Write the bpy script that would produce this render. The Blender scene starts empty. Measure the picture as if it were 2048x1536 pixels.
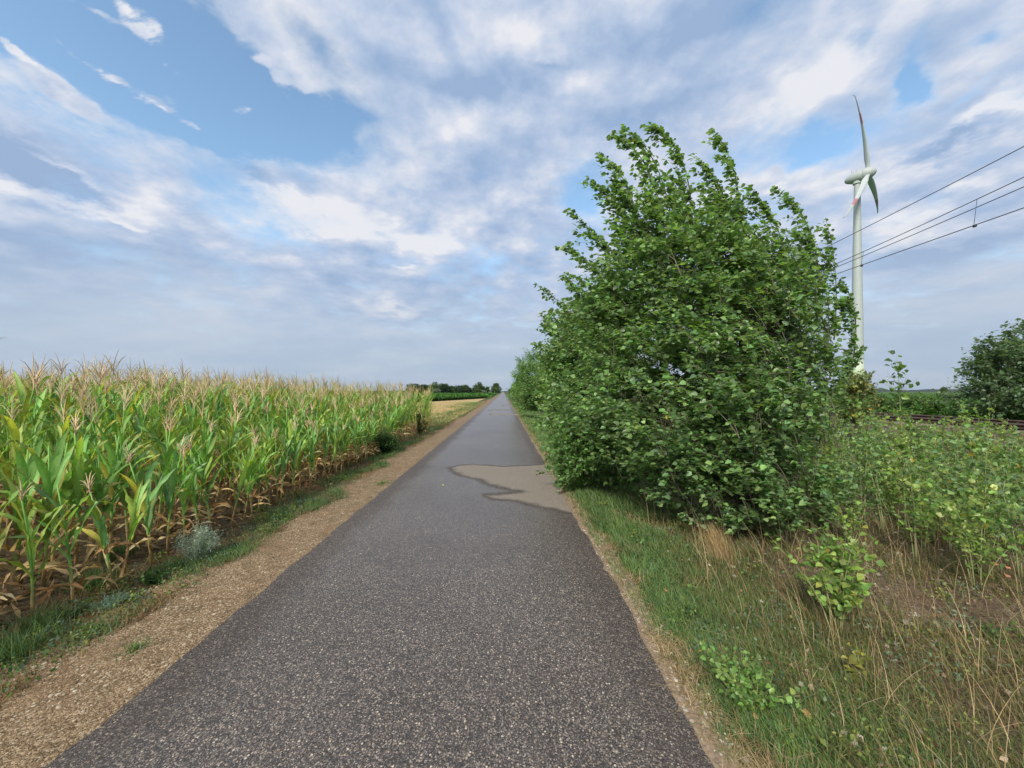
import bpy, math, random
import numpy as np
from mathutils import Vector

R = math.radians
scn = bpy.context.scene
COL = scn.collection
F, VX, VY, H = 770.0, 1007.0, 783.0, 1.65      # focal length in photo pixels, vanishing point, eye height

# ------------------------------------------------------------------ camera
cam = bpy.data.objects.new('camera', bpy.data.cameras.new('camera'))
COL.objects.link(cam)
cam.location = (0, 0, H)
cam.rotation_euler = (R(90), 0, 0)
cam.data.sensor_width = 36
cam.data.lens = 36 * F / 2048
cam.data.shift_x = (1024 - VX) / 2048
cam.data.shift_y = (VY - 768) / 2048
cam.data.clip_start = 0.05
cam.data.clip_end = 20000
scn.camera = cam

# ------------------------------------------------------------------ exposure, sun, sky
scn.view_settings.view_transform = 'Standard'
scn.view_settings.look = 'None'
scn.view_settings.exposure = 0.6
scn.view_settings.gamma = 1
SUN_EL, SUN_AZ = 40, 208            # azimuth clockwise from the path direction (+Y)
sl = bpy.data.lights.new('sun', 'SUN')
sl.energy = 3.6
sl.angle = R(14)
sl.color = (1, .93, .82)
so = bpy.data.objects.new('sun', sl)
COL.objects.link(so)
sd = Vector((math.sin(R(SUN_AZ)) * math.cos(R(SUN_EL)), math.cos(R(SUN_AZ)) * math.cos(R(SUN_EL)), math.sin(R(SUN_EL))))
so.rotation_euler = sd.to_track_quat('Z', 'Y').to_euler()
so.location = (0, -5, 30)


class NT:
    def __init__(s, tree):
        s.t = tree
        s.n = tree.nodes
        s.l = tree.links

    def new(s, typ, **kw):
        nd = s.n.new(typ)
        for k, v in kw.items():
            setattr(nd, k, v)
        return nd

    def set(s, sock, v):
        if hasattr(v, 'is_output') or isinstance(v, bpy.types.NodeSocket):
            s.l.new(v, sock)
        else:
            if isinstance(v, (tuple, list)) and len(v) == 3 and sock.type == 'RGBA':
                v = tuple(v) + (1,)
            sock.default_value = v

    def math(s, op, a, b=0.0, c=None, clamp=False):
        nd = s.new('ShaderNodeMath', operation=op, use_clamp=clamp)
        s.set(nd.inputs[0], a)
        s.set(nd.inputs[1], b)
        if c is not None:
            s.set(nd.inputs[2], c)
        return nd.outputs[0]

    def mr(s, v, a, b, c=0.0, d=1.0, smooth=True):
        nd = s.new('ShaderNodeMapRange', interpolation_type='SMOOTHSTEP' if smooth else 'LINEAR')
        for i, x in enumerate((v, a, b, c, d)):
            s.set(nd.inputs[i], x)
        return nd.outputs[0]

    def mix(s, f, a, b, mode='MIX'):
        nd = s.new('ShaderNodeMix', data_type='RGBA', blend_type=mode)
        s.set(nd.inputs[0], f)
        s.set(nd.inputs[6], a)
        s.set(nd.inputs[7], b)
        return nd.outputs[2]

    def noise(s, vec, scale, detail=4, rough=.5, dist=0.0, dim='3D'):
        nd = s.new('ShaderNodeTexNoise', noise_dimensions=dim)
        s.set(nd.inputs['Vector'], vec)
        s.set(nd.inputs['Scale'], scale)
        s.set(nd.inputs['Detail'], detail)
        s.set(nd.inputs['Roughness'], rough)
        s.set(nd.inputs['Distortion'], dist)
        return nd.outputs[0]

    def vor(s, vec, scale, feature='F1', out='Distance', rnd=1.0):
        nd = s.new('ShaderNodeTexVoronoi', feature=feature)
        s.set(nd.inputs['Vector'], vec)
        s.set(nd.inputs['Scale'], scale)
        s.set(nd.inputs['Randomness'], rnd)
        return nd.outputs[out]

    def vm(s, op, a, b=(0, 0, 0), scale=None):
        nd = s.new('ShaderNodeVectorMath', operation=op)
        s.set(nd.inputs[0], a)
        s.set(nd.inputs[1], b)
        if scale is not None:
            s.set(nd.inputs['Scale'], scale)
        return nd.outputs['Value'] if op in ('LENGTH', 'DOT_PRODUCT') else nd.outputs[0]

    def ramp(s, f, stops, interp='LINEAR'):
        nd = s.new('ShaderNodeValToRGB')
        e = nd.color_ramp.elements
        nd.color_ramp.interpolation = interp
        while len(e) < len(stops):
            e.new(.5)
        for i, (p, c) in enumerate(stops):
            e[i].position = p
            e[i].color = tuple(c) + (1,)
        s.set(nd.inputs[0], f)
        return nd.outputs[0]


world = bpy.data.worlds.new('World')
scn.world = world
world.use_nodes = True
world.node_tree.nodes.clear()
W = NT(world.node_tree)
out = W.new('ShaderNodeOutputWorld')
bg = W.new('ShaderNodeBackground')
bg.inputs['Strength'].default_value = 0.13
W.l.new(bg.outputs[0], out.inputs[0])
tc = W.new('ShaderNodeTexCoord')
dvec = tc.outputs['Generated']
sky = W.new('ShaderNodeTexSky', sky_type='NISHITA')
sky.sun_disc = False
sky.sun_elevation = R(SUN_EL)
sky.sun_rotation = R(SUN_AZ)
sky.air_density = 1.0
sky.dust_density = 0.6
sky.ozone_density = 1.6
sx = W.new('ShaderNodeSeparateXYZ')
W.l.new(dvec, sx.inputs[0])
dx, dy, dz = sx.outputs
az = W.math('ARCTAN2', dx, dy)
el = W.math('ARCSINE', dz)
zc = W.math('MAXIMUM', dz, 0.0)
den = W.math('ADD', zc, 0.2)
cp = W.new('ShaderNodeCombineXYZ')
W.set(cp.inputs[0], W.math('DIVIDE', dx, den))
W.set(cp.inputs[1], W.math('DIVIDE', dy, den))
cloud_p = cp.outputs[0]
# ragged warp of the direction space in which the big cloud masses are laid out
wn = W.new('ShaderNodeTexNoise')
W.set(wn.inputs['Vector'], cloud_p)
wn.inputs['Scale'].default_value = 2.0
wn.inputs['Detail'].default_value = 6
wn.inputs['Roughness'].default_value = .62
ae = W.new('ShaderNodeCombineXYZ')
W.set(ae.inputs[0], az)
W.set(ae.inputs[1], el)
wsub = W.vm('SUBTRACT', wn.outputs['Color'], (.5, .5, .5))
aev = W.vm('ADD', ae.outputs[0], W.vm('SCALE', wsub, scale=W.mr(dz, 0, .35, .05, .26, False)))
wn2 = W.new('ShaderNodeTexNoise')
W.set(wn2.inputs['Vector'], cloud_p)
wn2.inputs['Scale'].default_value = 9.0
wn2.inputs['Detail'].default_value = 4
aev2 = W.vm('ADD', ae.outputs[0], W.vm('SCALE', W.vm('SUBTRACT', wn2.outputs['Color'], (.5, .5, .5)), scale=.05))


def azel(px, py):
    d = Vector(((px - VX) / F, 1, (VY - py) / F)).normalized()
    return math.atan2(d.x, d.y), math.asin(d.z)


def blobs(items, base, vec):
    acc = base
    for (px, py, rx, ry, rot, amp) in items:
        a, e = azel(px, py)
        a2, _ = azel(px + rx, py)
        _, e2 = azel(px, py - ry)
        g = W.new('ShaderNodeTexGradient', gradient_type='SPHERICAL')
        W.set(g.inputs['Vector'], vec)
        tm = g.texture_mapping
        tm.vector_type = 'TEXTURE'
        tm.translation = (a, e, 0)
        tm.rotation = (0, 0, -R(rot))
        tm.scale = (max(abs(a2 - a), .01) * 1.6, max(abs(e2 - e), .006) * 1.6, 1.6)
        acc = W.math('ADD', acc, W.mr(g.outputs['Fac'], 0.0, 1.0, 0.0, amp))
    return acc


n_big = W.noise(cloud_p, 1.3, 7, .55, .3)
n_fine = W.noise(cloud_p, 4.6, 8, .58, .1)
dens0 = W.math('ADD', W.math('MULTIPLY', W.math('SUBTRACT', n_big, .5), .9), W.math('MULTIPLY', W.math('SUBTRACT', n_fine, .5), 1.1))
dens0 = W.math('ADD', dens0, .62)
HOLES = [(200, 110, 330, 150, 0, -1.15), (480, 190, 250, 100, 5, -1.1), (640, 100, 110, 60, 20, -.5), (60, 40, 200, 120, 0, -.5), (570, 215, 150, 45, -3, -.7), (330, 230, 120, 30, 5, -.5),
         (1850, 105, 50, 75, 25, -.75), (1640, 265, 120, 42, -5, -.6), (1530, 235, 60, 45, 0, -.35), (1160, 345, 60, 65, 60, -.6),
         (1100, 132, 60, 16, 0, -.45), (500, 405, 150, 38, 10, -.4), (1720, 60, 40, 40, 0, -.35), (1480, 60, 50, 30, 0, -.3),
         (2040, 30, 50, 40, 0, -.5), (1960, 170, 60, 20, 0, -.35), (210, 520, 200, 35, 0, -.12), (960, 560, 130, 60, 0, -.15),
         (900, 640, 160, 20, 0, -.1), (1750, 590, 250, 25, 0, -.1)]
WISPS = [(290, 65, 100.0, 26.0, 38, 1.32),
         (350, 100, 62.5, 18.2, 40, 1.21),
         (280, 192, 131.25, 11.700000000000001, 15, 1.87),
         (345, 212, 45.0, 11.700000000000001, 5, 0.88),
         (120, 178, 87.5, 18.2, 22, 1.65),
         (20, 95, 32.5, 16.900000000000002, 25, 1.76),
         (565, 163, 27.5, 11.700000000000001, 0, 0.99),
         (614, 178, 18.75, 11.700000000000001, 0, 1.65),
         (528, 127, 27.5, 7.800000000000001, 0, 1.1),
         (150, 5, 187.5, 13.0, 0, 0.88),
         (427, 92, 17.5, 11.700000000000001, 50, 0.88),
         (485, 222, 20.0, 15.600000000000001, 0, 1.32),
         (270, 442, 52.5, 15.600000000000001, 22, 1.1),
         (1540, 360, 32.5, 18.2, -20, 0.88),
         (780, 612, 75.0, 19.5, 0, 1.32),
         (1830, 642, 45.0, 6.5, 0, 1.1)]
dens = blobs(HOLES, dens0, aev)
dens = W.math('MAXIMUM', dens, -.42)
wsp = blobs(WISPS, 0.0, aev2)
n_wsp = W.noise(W.vm('MULTIPLY', cloud_p, (1.0, 2.2, 1)), 5.0, 6, .65, .3)
dens = W.math('ADD', dens, W.math('MULTIPLY', wsp, W.mr(n_wsp, .34, .66, .22, 1.15)))
mask = W.mr(dens, -.06, .66)
DARK = [(60, 290, 160, 42, 8, -.5), (130, 335, 120, 22, 3, -.6), (180, 520, 260, 45, 0, -.5), (930, 555, 220, 55, 0, -.45), (860, 635, 200, 20, 0, -.35),
        (980, 185, 170, 45, 5, -.42), (900, 60, 100, 40, 40, -.3), (1250, 90, 200, 90, 0, -.55), (1330, 210, 160, 35, 0, -.45), (520, 345, 60, 14, 8, -.5),
        (1870, 305, 190, 24, -3, -.65), (1960, 265, 120, 20, -8, -.4), (1800, 515, 300, 26, 0, -.5), (400, 500, 200, 30, 10, -.35), (1450, 30, 150, 35, 0, -.3),
        (650, 25, 120, 25, 20, -.2), (1700, 330, 60, 18, 0, -.3), (1160, 480, 60, 60, 0, -.35)]
LIGHT = [(650, 290, 110, 60, 10, .5), (450, 270, 90, 30, 5, .3), (640, 425, 110, 35, 12, .7), (830, 460, 120, 35, 10, .45), (815, 518, 26, 8, 0, .6),
         (780, 612, 60, 16, 0, .7), (270, 442, 42, 13, 20, .8), (1080, 70, 100, 60, 0, .55), (1120, 170, 60, 26, 0, .3), (1620, 165, 140, 75, -25, .6),
         (2000, 225, 100, 34, -10, .7), (1800, 60, 80, 60, 0, .2), (930, 285, 70, 45, 0, .3), (140, 310, 70, 14, 8, .5), (500, 385, 60, 30, 0, .35),
         (60, 360, 130, 16, 3, .4), (280, 70, 90, 30, 35, .5), (280, 192, 110, 14, 15, .8), (120, 178, 70, 18, 20, .6), (1900, 420, 120, 20, 0, .45),
         (620, 95, 130, 40, 20, .35), (1540, 360, 26, 14, 0, .7), (1770, 460, 60, 30, 0, .5), (200, 400, 100, 20, 10, .25), (380, 100, 60, 20, 30, .3)]
# relief: the same noise sampled a step towards the sun gives each puff a lit and a shaded flank
cp2 = W.vm('ADD', cloud_p, (-.07, -.10, 0))
relief = W.math('SUBTRACT', n_fine, W.noise(cp2, 4.6, 8, .58, .1))
nb = W.noise(W.vm('ADD', cloud_p, (7.3, 2.1, 0)), 1.7, 6, .55, .4)
br = W.math('ADD', .53, W.math('MULTIPLY', W.math('SUBTRACT', nb, .5), 1.25))
br = W.math('ADD', br, W.math('MULTIPLY', relief, W.mr(dz, .08, .36, .4, 2.0)))
br = W.math('ADD', br, W.math('MULTIPLY', W.math('SUBTRACT', 1.0, mask), .55))
br = blobs(DARK, br, aev)
br = blobs(LIGHT, br, aev)
CK = 5.15      # cloud radiance in sky-texture units
ccol = W.ramp(br, [(0.0, tuple(c * .1 * CK for c in (.325, .45, .665))), (.45, tuple(c * .1 * CK for c in (.48, .58, .76))),
                   (.8, tuple(c * .1 * CK for c in (.67, .72, .83))), (1.0, tuple(c * .1 * CK for c in (.81, .825, .875)))])
ccol = W.vm('SCALE', ccol, scale=10.0)
blue = W.mix(1.0, sky.outputs[0], (1.22, 1.32, 1.23), 'MULTIPLY')
skyc = W.mix(mask, blue, ccol)
# the pale band low over the horizon
hz = W.mr(W.math('ADD', dz, W.math('MULTIPLY', W.math('SUBTRACT', n_big, .5), .12)), .03, .33, .96, 0.0)
strk = W.noise(W.vm('MULTIPLY', cloud_p, (.55, 1.0, 1)), 1.5, 6, .5)
hcol = W.mix(W.mr(strk, .38, .62), tuple(c * CK for c in (.43, .53, .665)), tuple(c * CK for c in (.50, .59, .70)))
skyc = W.mix(hz, skyc, hcol)
below = W.mr(dz, -.02, -.05)
skyc = W.mix(below, skyc, tuple(c * CK for c in (.12, .14, .10)))
W.l.new(skyc, bg.inputs['Color'])
world.cycles.sampling_method = 'MANUAL'
world.cycles.sample_map_resolution = 512

# ------------------------------------------------------------------ helpers
rng = np.random.default_rng(11)


def ground_z(x, y):
    x = np.asarray(x, float)
    y = np.asarray(y, float)
    z = -.20 * sm(x, 1.15, 3.0) + .14 * sm(x, 7.5, 10.0) + .74 * sm(x, 10.2, 11.2) - .62 * sm(x, 15.0, 16.4)
    z = z - .06 * sm(-x, 2.6, 3.4)
    return z


def sm(v, a, b):
    t = np.clip((v - a) / (b - a), 0, 1)
    return t * t * (3 - 2 * t)


_tab = np.random.default_rng(5).random((256, 256))


def vn(x, y, s):
    x = np.asarray(x, float) * s + 91.3
    y = np.asarray(y, float) * s + 47.7
    xi = np.floor(x).astype(int)
    yi = np.floor(y).astype(int)
    fx = x - xi
    fy = y - yi
    fx = fx * fx * (3 - 2 * fx)
    fy = fy * fy * (3 - 2 * fy)
    g = lambda i, j: _tab[(xi + i) & 255, (yi + j) & 255]
    return (g(0, 0) * (1 - fx) + g(1, 0) * fx) * (1 - fy) + (g(0, 1) * (1 - fx) + g(1, 1) * fx) * fy


def fbm(x, y, s):
    return (vn(x, y, s) + .5 * vn(x + 3.1, y, s * 2.1) + .25 * vn(x, y + 5.7, s * 4.3)) / 1.75


def nrm(a):
    return a / np.maximum(np.linalg.norm(a, axis=-1, keepdims=True), 1e-9)


class Acc:
    """collects vertices, faces and per-vertex colours and links them as ONE mesh object"""

    def __init__(s):
        s.V = []
        s.C = []
        s.Fs = {}
        s.n = 0

    def add(s, V, faces, C):
        V = np.asarray(V, float).reshape(-1, 3)
        C = np.asarray(C, float)
        if C.ndim == 1:
            C = np.broadcast_to(C, V.shape)
        s.V.append(V)
        s.C.append(C.reshape(-1, 3))
        for fa in faces:
            fa = np.asarray(fa, int)
            if fa.size:
                s.Fs.setdefault(fa.shape[-1], []).append(fa.reshape(-1, fa.shape[-1]) + s.n)
        s.n += len(V)

    def stamp(s, tv, tf, pos, M, scale, col, shade=None):
        """tv (k,3) template, M (n,3,3) columns = axes, col (n,3), shade (k,) per-vertex tone"""
        n, k = len(pos), len(tv)
        if n == 0:
            return
        scale = np.broadcast_to(np.asarray(scale, float).reshape(-1, 1) if np.ndim(scale) < 2 else scale, (n, 3 if np.ndim(scale) == 2 else 1))
        lv = tv[None] * scale[:, None, :]
        V = np.einsum('nij,nkj->nki', M, lv) + pos[:, None]
        C = np.repeat(col[:, None], k, 1)
        if shade is not None:
            C = C * shade[None, :, None]
        offs = np.arange(n)[:, None, None] * k
        s.add(V.reshape(-1, 3), [np.asarray(f)[None] + offs for f in tf], C.reshape(-1, 3))

    def tube(s, P, r, sides=5, col=(.1, .08, .06)):
        P = np.asarray(P, float)
        n = len(P)
        r = np.broadcast_to(r, (n,))
        T = nrm(np.gradient(P, axis=0))
        ref = np.array([0, 0, 1.]) if abs(T[:, 2]).mean() < .8 else np.array([1., 0, 0])
        A = nrm(np.cross(T, ref))
        B = np.cross(T, A)
        an = np.arange(sides) * 2 * math.pi / sides
        V = P[:, None] + r[:, None, None] * (A[:, None] * np.cos(an)[None, :, None] + B[:, None] * np.sin(an)[None, :, None])
        i, j = np.meshgrid(np.arange(n - 1), np.arange(sides), indexing='ij')
        j2 = (j + 1) % sides
        q = np.stack([i * sides + j, i * sides + j2, (i + 1) * sides + j2, (i + 1) * sides + j], -1).reshape(-1, 4)
        fs = [q]
        if sides > 3:
            fs.append(np.array([[k for k in range(sides)][::-1]]))
            fs.append(np.array([[(n - 1) * sides + k for k in range(sides)]]))
        s.add(V.reshape(-1, 3), fs, col)

    def box(s, c, d, col=(.5, .5, .5), M=None):
        v = np.array([[x, y, z] for x in (-.5, .5) for y in (-.5, .5) for z in (-.5, .5)]) * np.array(d)
        if M is not None:
            v = v @ np.asarray(M).T
        s.add(v + np.array(c), [[[0, 1, 3, 2], [4, 6, 7, 5], [0, 4, 5, 1], [2, 3, 7, 6], [0, 2, 6, 4], [1, 5, 7, 3]]], col)

    def mesh(s, name, mat, smooth=False):
        me = bpy.data.meshes.new(name)
        V = np.concatenate(s.V)
        C = np.concatenate(s.C)
        me.vertices.add(len(V))
        me.vertices.foreach_set('co', V.astype(np.float32).ravel())
        loops, starts, off = [], [], 0
        for k, lst in s.Fs.items():
            fa = np.concatenate(lst)
            loops.append(fa.ravel())
            starts.append(off + np.arange(len(fa)) * k)
            off += fa.size
        loops = np.concatenate(loops)
        starts = np.concatenate(starts)
        me.loops.add(len(loops))
        me.loops.foreach_set('vertex_index', loops.astype(np.int32))
        me.polygons.add(len(starts))
        me.polygons.foreach_set('loop_start', starts.astype(np.int32))
        if smooth:
            me.polygons.foreach_set('use_smooth', np.ones(len(starts), bool))
        at = me.color_attributes.new('Col', 'FLOAT_COLOR', 'POINT')
        at.data.foreach_set('color', np.concatenate([C, np.ones((len(C), 1))], 1).astype(np.float32).ravel())
        me.materials.append(mat)
        me.update()
        me.validate()
        return me

    def build(s, name, mat, parent=None, smooth=False):
        if not s.V:
            return None
        o = bpy.data.objects.new(name, s.mesh(name, mat, smooth))
        COL.objects.link(o)
        if parent:
            o.parent = parent
        return o


def tag(o, label=None, cat=None, group=None, kind=None):
    if label:
        o['label'] = label
    if cat:
        o['category'] = cat
    if group:
        o['group'] = group
    if kind:
        o['kind'] = kind
    return o


def empty(name, loc, label, cat, group=None, rz=0):
    o = bpy.data.objects.new(name, None)
    o.empty_display_size = .2
    COL.objects.link(o)
    o.location = loc
    o.rotation_euler = (0, 0, rz)
    return tag(o, label, cat, group)


def dup(o, parent=None):
    c = o.copy()
    COL.objects.link(c)
    if parent:
        c.parent = parent
    for ch in list(o.children):
        dup(ch, c)
    return c


def G(px, py, z=0.0):
    Y = F * (H - z) / (py - VY)
    return np.array([(px - VX) / F * Y, Y, z])


def A3(px, py, Y):
    return np.array([(px - VX) / F * Y, Y, H + (VY - py) / F * Y])


def frames(tip, normal):
    """rotation matrices whose Y axis is the leaf's length and Z its normal"""
    t = nrm(tip)
    n = nrm(normal - t * np.sum(normal * t, -1, keepdims=True))
    return np.stack([np.cross(t, n), t, n], -1)


# ------------------------------------------------------------------ materials
def mat_new(name):
    m = bpy.data.materials.new(name)
    m.use_nodes = True
    m.node_tree.nodes.clear()
    t = NT(m.node_tree)
    o = t.new('ShaderNodeOutputMaterial')
    p = t.new('ShaderNodeBsdfPrincipled')
    t.l.new(p.outputs[0], o.inputs[0])
    return m, t, p, o


def foliage_mat(name, rough=.5, spec=.35, trans=.38, pale=0.0, tcol=(1.25, 1.35, .5)):
    m, t, p, o = mat_new(name)
    a = t.new('ShaderNodeAttribute', attribute_name='Col')
    tcn = t.new('ShaderNodeTexCoord')
    nz = t.noise(tcn.outputs['Object'], 3.0, 3, .6)
    col = t.mix(1.0, a.outputs['Color'], t.ramp(nz, [(.3, (.8, .8, .8)), (.7, (1.2, 1.2, 1.2))]), 'MULTIPLY')
    nz2 = t.noise(tcn.outputs['Object'], 60.0, 2, .6)
    col = t.mix(1.0, col, t.ramp(nz2, [(.3, (.85, .87, .85)), (.7, (1.15, 1.13, 1.15))]), 'MULTIPLY')
    if pale:
        g = t.new('ShaderNodeNewGeometry')
        col = t.mix(t.math('MULTIPLY', g.outputs['Backfacing'], pale), col, (.20, .29, .17))
    t.set(p.inputs['Base Color'], col)
    p.inputs['Roughness'].default_value = rough
    p.inputs['Specular IOR Level'].default_value = spec
    if trans:
        tr = t.new('ShaderNodeBsdfTranslucent')
        t.set(tr.inputs['Color'], t.mix(1.0, col, tcol, 'MULTIPLY'))
        mx = t.new('ShaderNodeMixShader')
        mx.inputs[0].default_value = trans
        t.l.new(p.outputs[0], mx.inputs[1])
        t.l.new(tr.outputs[0], mx.inputs[2])
        t.l.new(mx.outputs[0], o.inputs[0])
    return m


M_LEAF = foliage_mat('poplar_leaf', .42, .55, .45, .22)
M_GRASS = foliage_mat('grass_blade', .6, .25, .35)
M_CORN = foliage_mat('maize_leaf', .55, .35, .38)
M_DRY = foliage_mat('dry_plant', .8, .15, .25, tcol=(1.1, 1.0, .7))
M_BARK = foliage_mat('bark', .85, .15, 0)
M_FAR = foliage_mat('far_foliage', .7, .15, .3)


def plain(name, col, rough=.5, spec=.4, metal=0.0, var=.15, scale=4.0):
    m, t, p, o = mat_new(name)
    tcn = t.new('ShaderNodeTexCoord')
    nz = t.noise(tcn.outputs['Object'], scale, 5, .6)
    k1, k2 = 1 - var, 1 + var
    t.set(p.inputs['Base Color'], t.mix(1.0, tuple(col), t.ramp(nz, [(.3, (k1, k1, k1)), (.7, (k2, k2, k2))]), 'MULTIPLY'))
    p.inputs['Roughness'].default_value = rough
    p.inputs['Specular IOR Level'].default_value = spec
    p.inputs['Metallic'].default_value = metal
    return m


def bump(t, p, h, strength, dist):
    b = t.new('ShaderNodeBump')
    b.inputs['Strength'].default_value = strength
    b.inputs['Distance'].default_value = dist
    t.set(b.inputs['Height'], h)
    t.l.new(b.outputs[0], p.inputs['Normal'])


def make_ground_mat():
    m, t, p, o = mat_new('earth')
    tcn = t.new('ShaderNodeTexCoord')
    ob = tcn.outputs['Object']
    s = t.new('ShaderNodeSeparateXYZ')
    t.l.new(ob, s.inputs[0])
    n1 = t.noise(ob, 1.3, 6, .6)
    n2 = t.noise(ob, 14, 5, .65)
    n3 = t.noise(ob, 70, 3, .6)
    X = t.math('ADD', s.outputs[0], t.math('MULTIPLY', t.math('SUBTRACT', n1, .5), 1.2))
    soil = t.ramp(n2, [(.3, (.06, .042, .027)), (.5, (.115, .08, .05)), (.7, (.19, .14, .09))])
    litter = t.ramp(t.vor(ob, 55, out='Color'), [(0.0, (.035, .026, .018)), (.4, (.10, .073, .048)), (.75, (.19, .15, .105)), (1.0, (.36, .31, .24))])
    mossy = t.ramp(n2, [(.3, (.03, .042, .014)), (.55, (.07, .08, .028)), (.75, (.14, .125, .06))])
    field = t.ramp(t.noise(ob, .12, 6, .6), [(.35, (.04, .075, .018)), (.6, (.07, .10, .03)), (.75, (.13, .13, .05))])
    c = t.mix(t.mr(X, .3, 1.0), soil, mossy)
    c = t.mix(t.mr(X, 2.0, 3.2), c, t.mix(t.mr(n1, .4, .6), litter, soil))
    gravel = t.ramp(t.vor(ob, 22, out='Color'), [(0.0, (.05, .045, .04)), (.5, (.13, .115, .10)), (1.0, (.30, .27, .24))])
    c = t.mix(t.mr(X, 8.8, 10.0), c, t.mix(t.mr(n1, .35, .6), gravel, t.mix(.5, litter, (.10, .065, .045))))
    c = t.mix(t.mr(X, 15.6, 16.6), c, field)
    left = t.math('MULTIPLY', t.mr(X, -3.5, -4.5), t.mr(s.outputs[1], 22, 26))
    c = t.mix(left, c, field)
    c = t.mix(t.mr(s.outputs[1], 60, 110), c, field)
    c = t.mix(1.0, c, t.ramp(n3, [(.3, (.7, .7, .7)), (.7, (1.3, 1.3, 1.3))]), 'MULTIPLY')
    t.set(p.inputs['Base Color'], c)
    p.inputs['Roughness'].default_value = .95
    p.inputs['Specular IOR Level'].default_value = .15
    bump(t, p, t.math('ADD', n3, t.vor(ob, 55)), .7, .02)
    return m


def make_gravel_mat():
    m, t, p, o = mat_new('gravel')
    tcn = t.new('ShaderNodeTexCoord')
    ob = tcn.outputs['Object']
    w = t.vm('ADD', ob, t.vm('SCALE', t.new('ShaderNodeTexNoise').outputs['Color'], scale=0.0))
    v1 = t.new('ShaderNodeTexVoronoi')
    t.set(v1.inputs['Vector'], ob)
    v1.inputs['Scale'].default_value = 60
    v2 = t.new('ShaderNodeTexVoronoi')
    t.set(v2.inputs['Vector'], ob)
    v2.inputs['Scale'].default_value = 130
    sep = t.new('ShaderNodeSeparateColor')
    t.l.new(v1.outputs['Color'], sep.inputs[0])
    sep2 = t.new('ShaderNodeSeparateColor')
    t.l.new(v2.outputs['Color'], sep2.inputs[0])
    fine = t.ramp(sep2.outputs[0], [(0, (.075, .05, .028)), (.45, (.17, .115, .062)), (.8, (.27, .195, .115)), (1, (.42, .34, .24))])
    big = t.ramp(sep.outputs[1], [(0, (.14, .10, .06)), (.6, (.25, .185, .115)), (1, (.42, .35, .26))])
    isbig = t.math('MULTIPLY', t.math('GREATER_THAN', sep.outputs[0], .72), t.mr(v1.outputs['Distance'], .42, .36))
    c = t.mix(isbig, fine, big)
    n = t.noise(ob, 1.6, 6, .6)
    c = t.mix(t.mr(n, .45, .7), c, t.mix(.5, c, (.20, .125, .065)))
    n4 = t.noise(ob, 7, 4, .6)
    c = t.mix(1.0, c, t.ramp(n4, [(.3, (.72, .70, .68)), (.7, (1.2, 1.2, 1.2))]), 'MULTIPLY')
    t.set(p.inputs['Base Color'], c)
    p.inputs['Roughness'].default_value = .9
    p.inputs['Specular IOR Level'].default_value = .2
    h = t.math('ADD', t.math('MULTIPLY', isbig, 1.0), t.math('MULTIPLY', t.mr(v2.outputs['Distance'], .5, 0), .6))
    bump(t, p, h, .8, .008)
    return m


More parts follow.
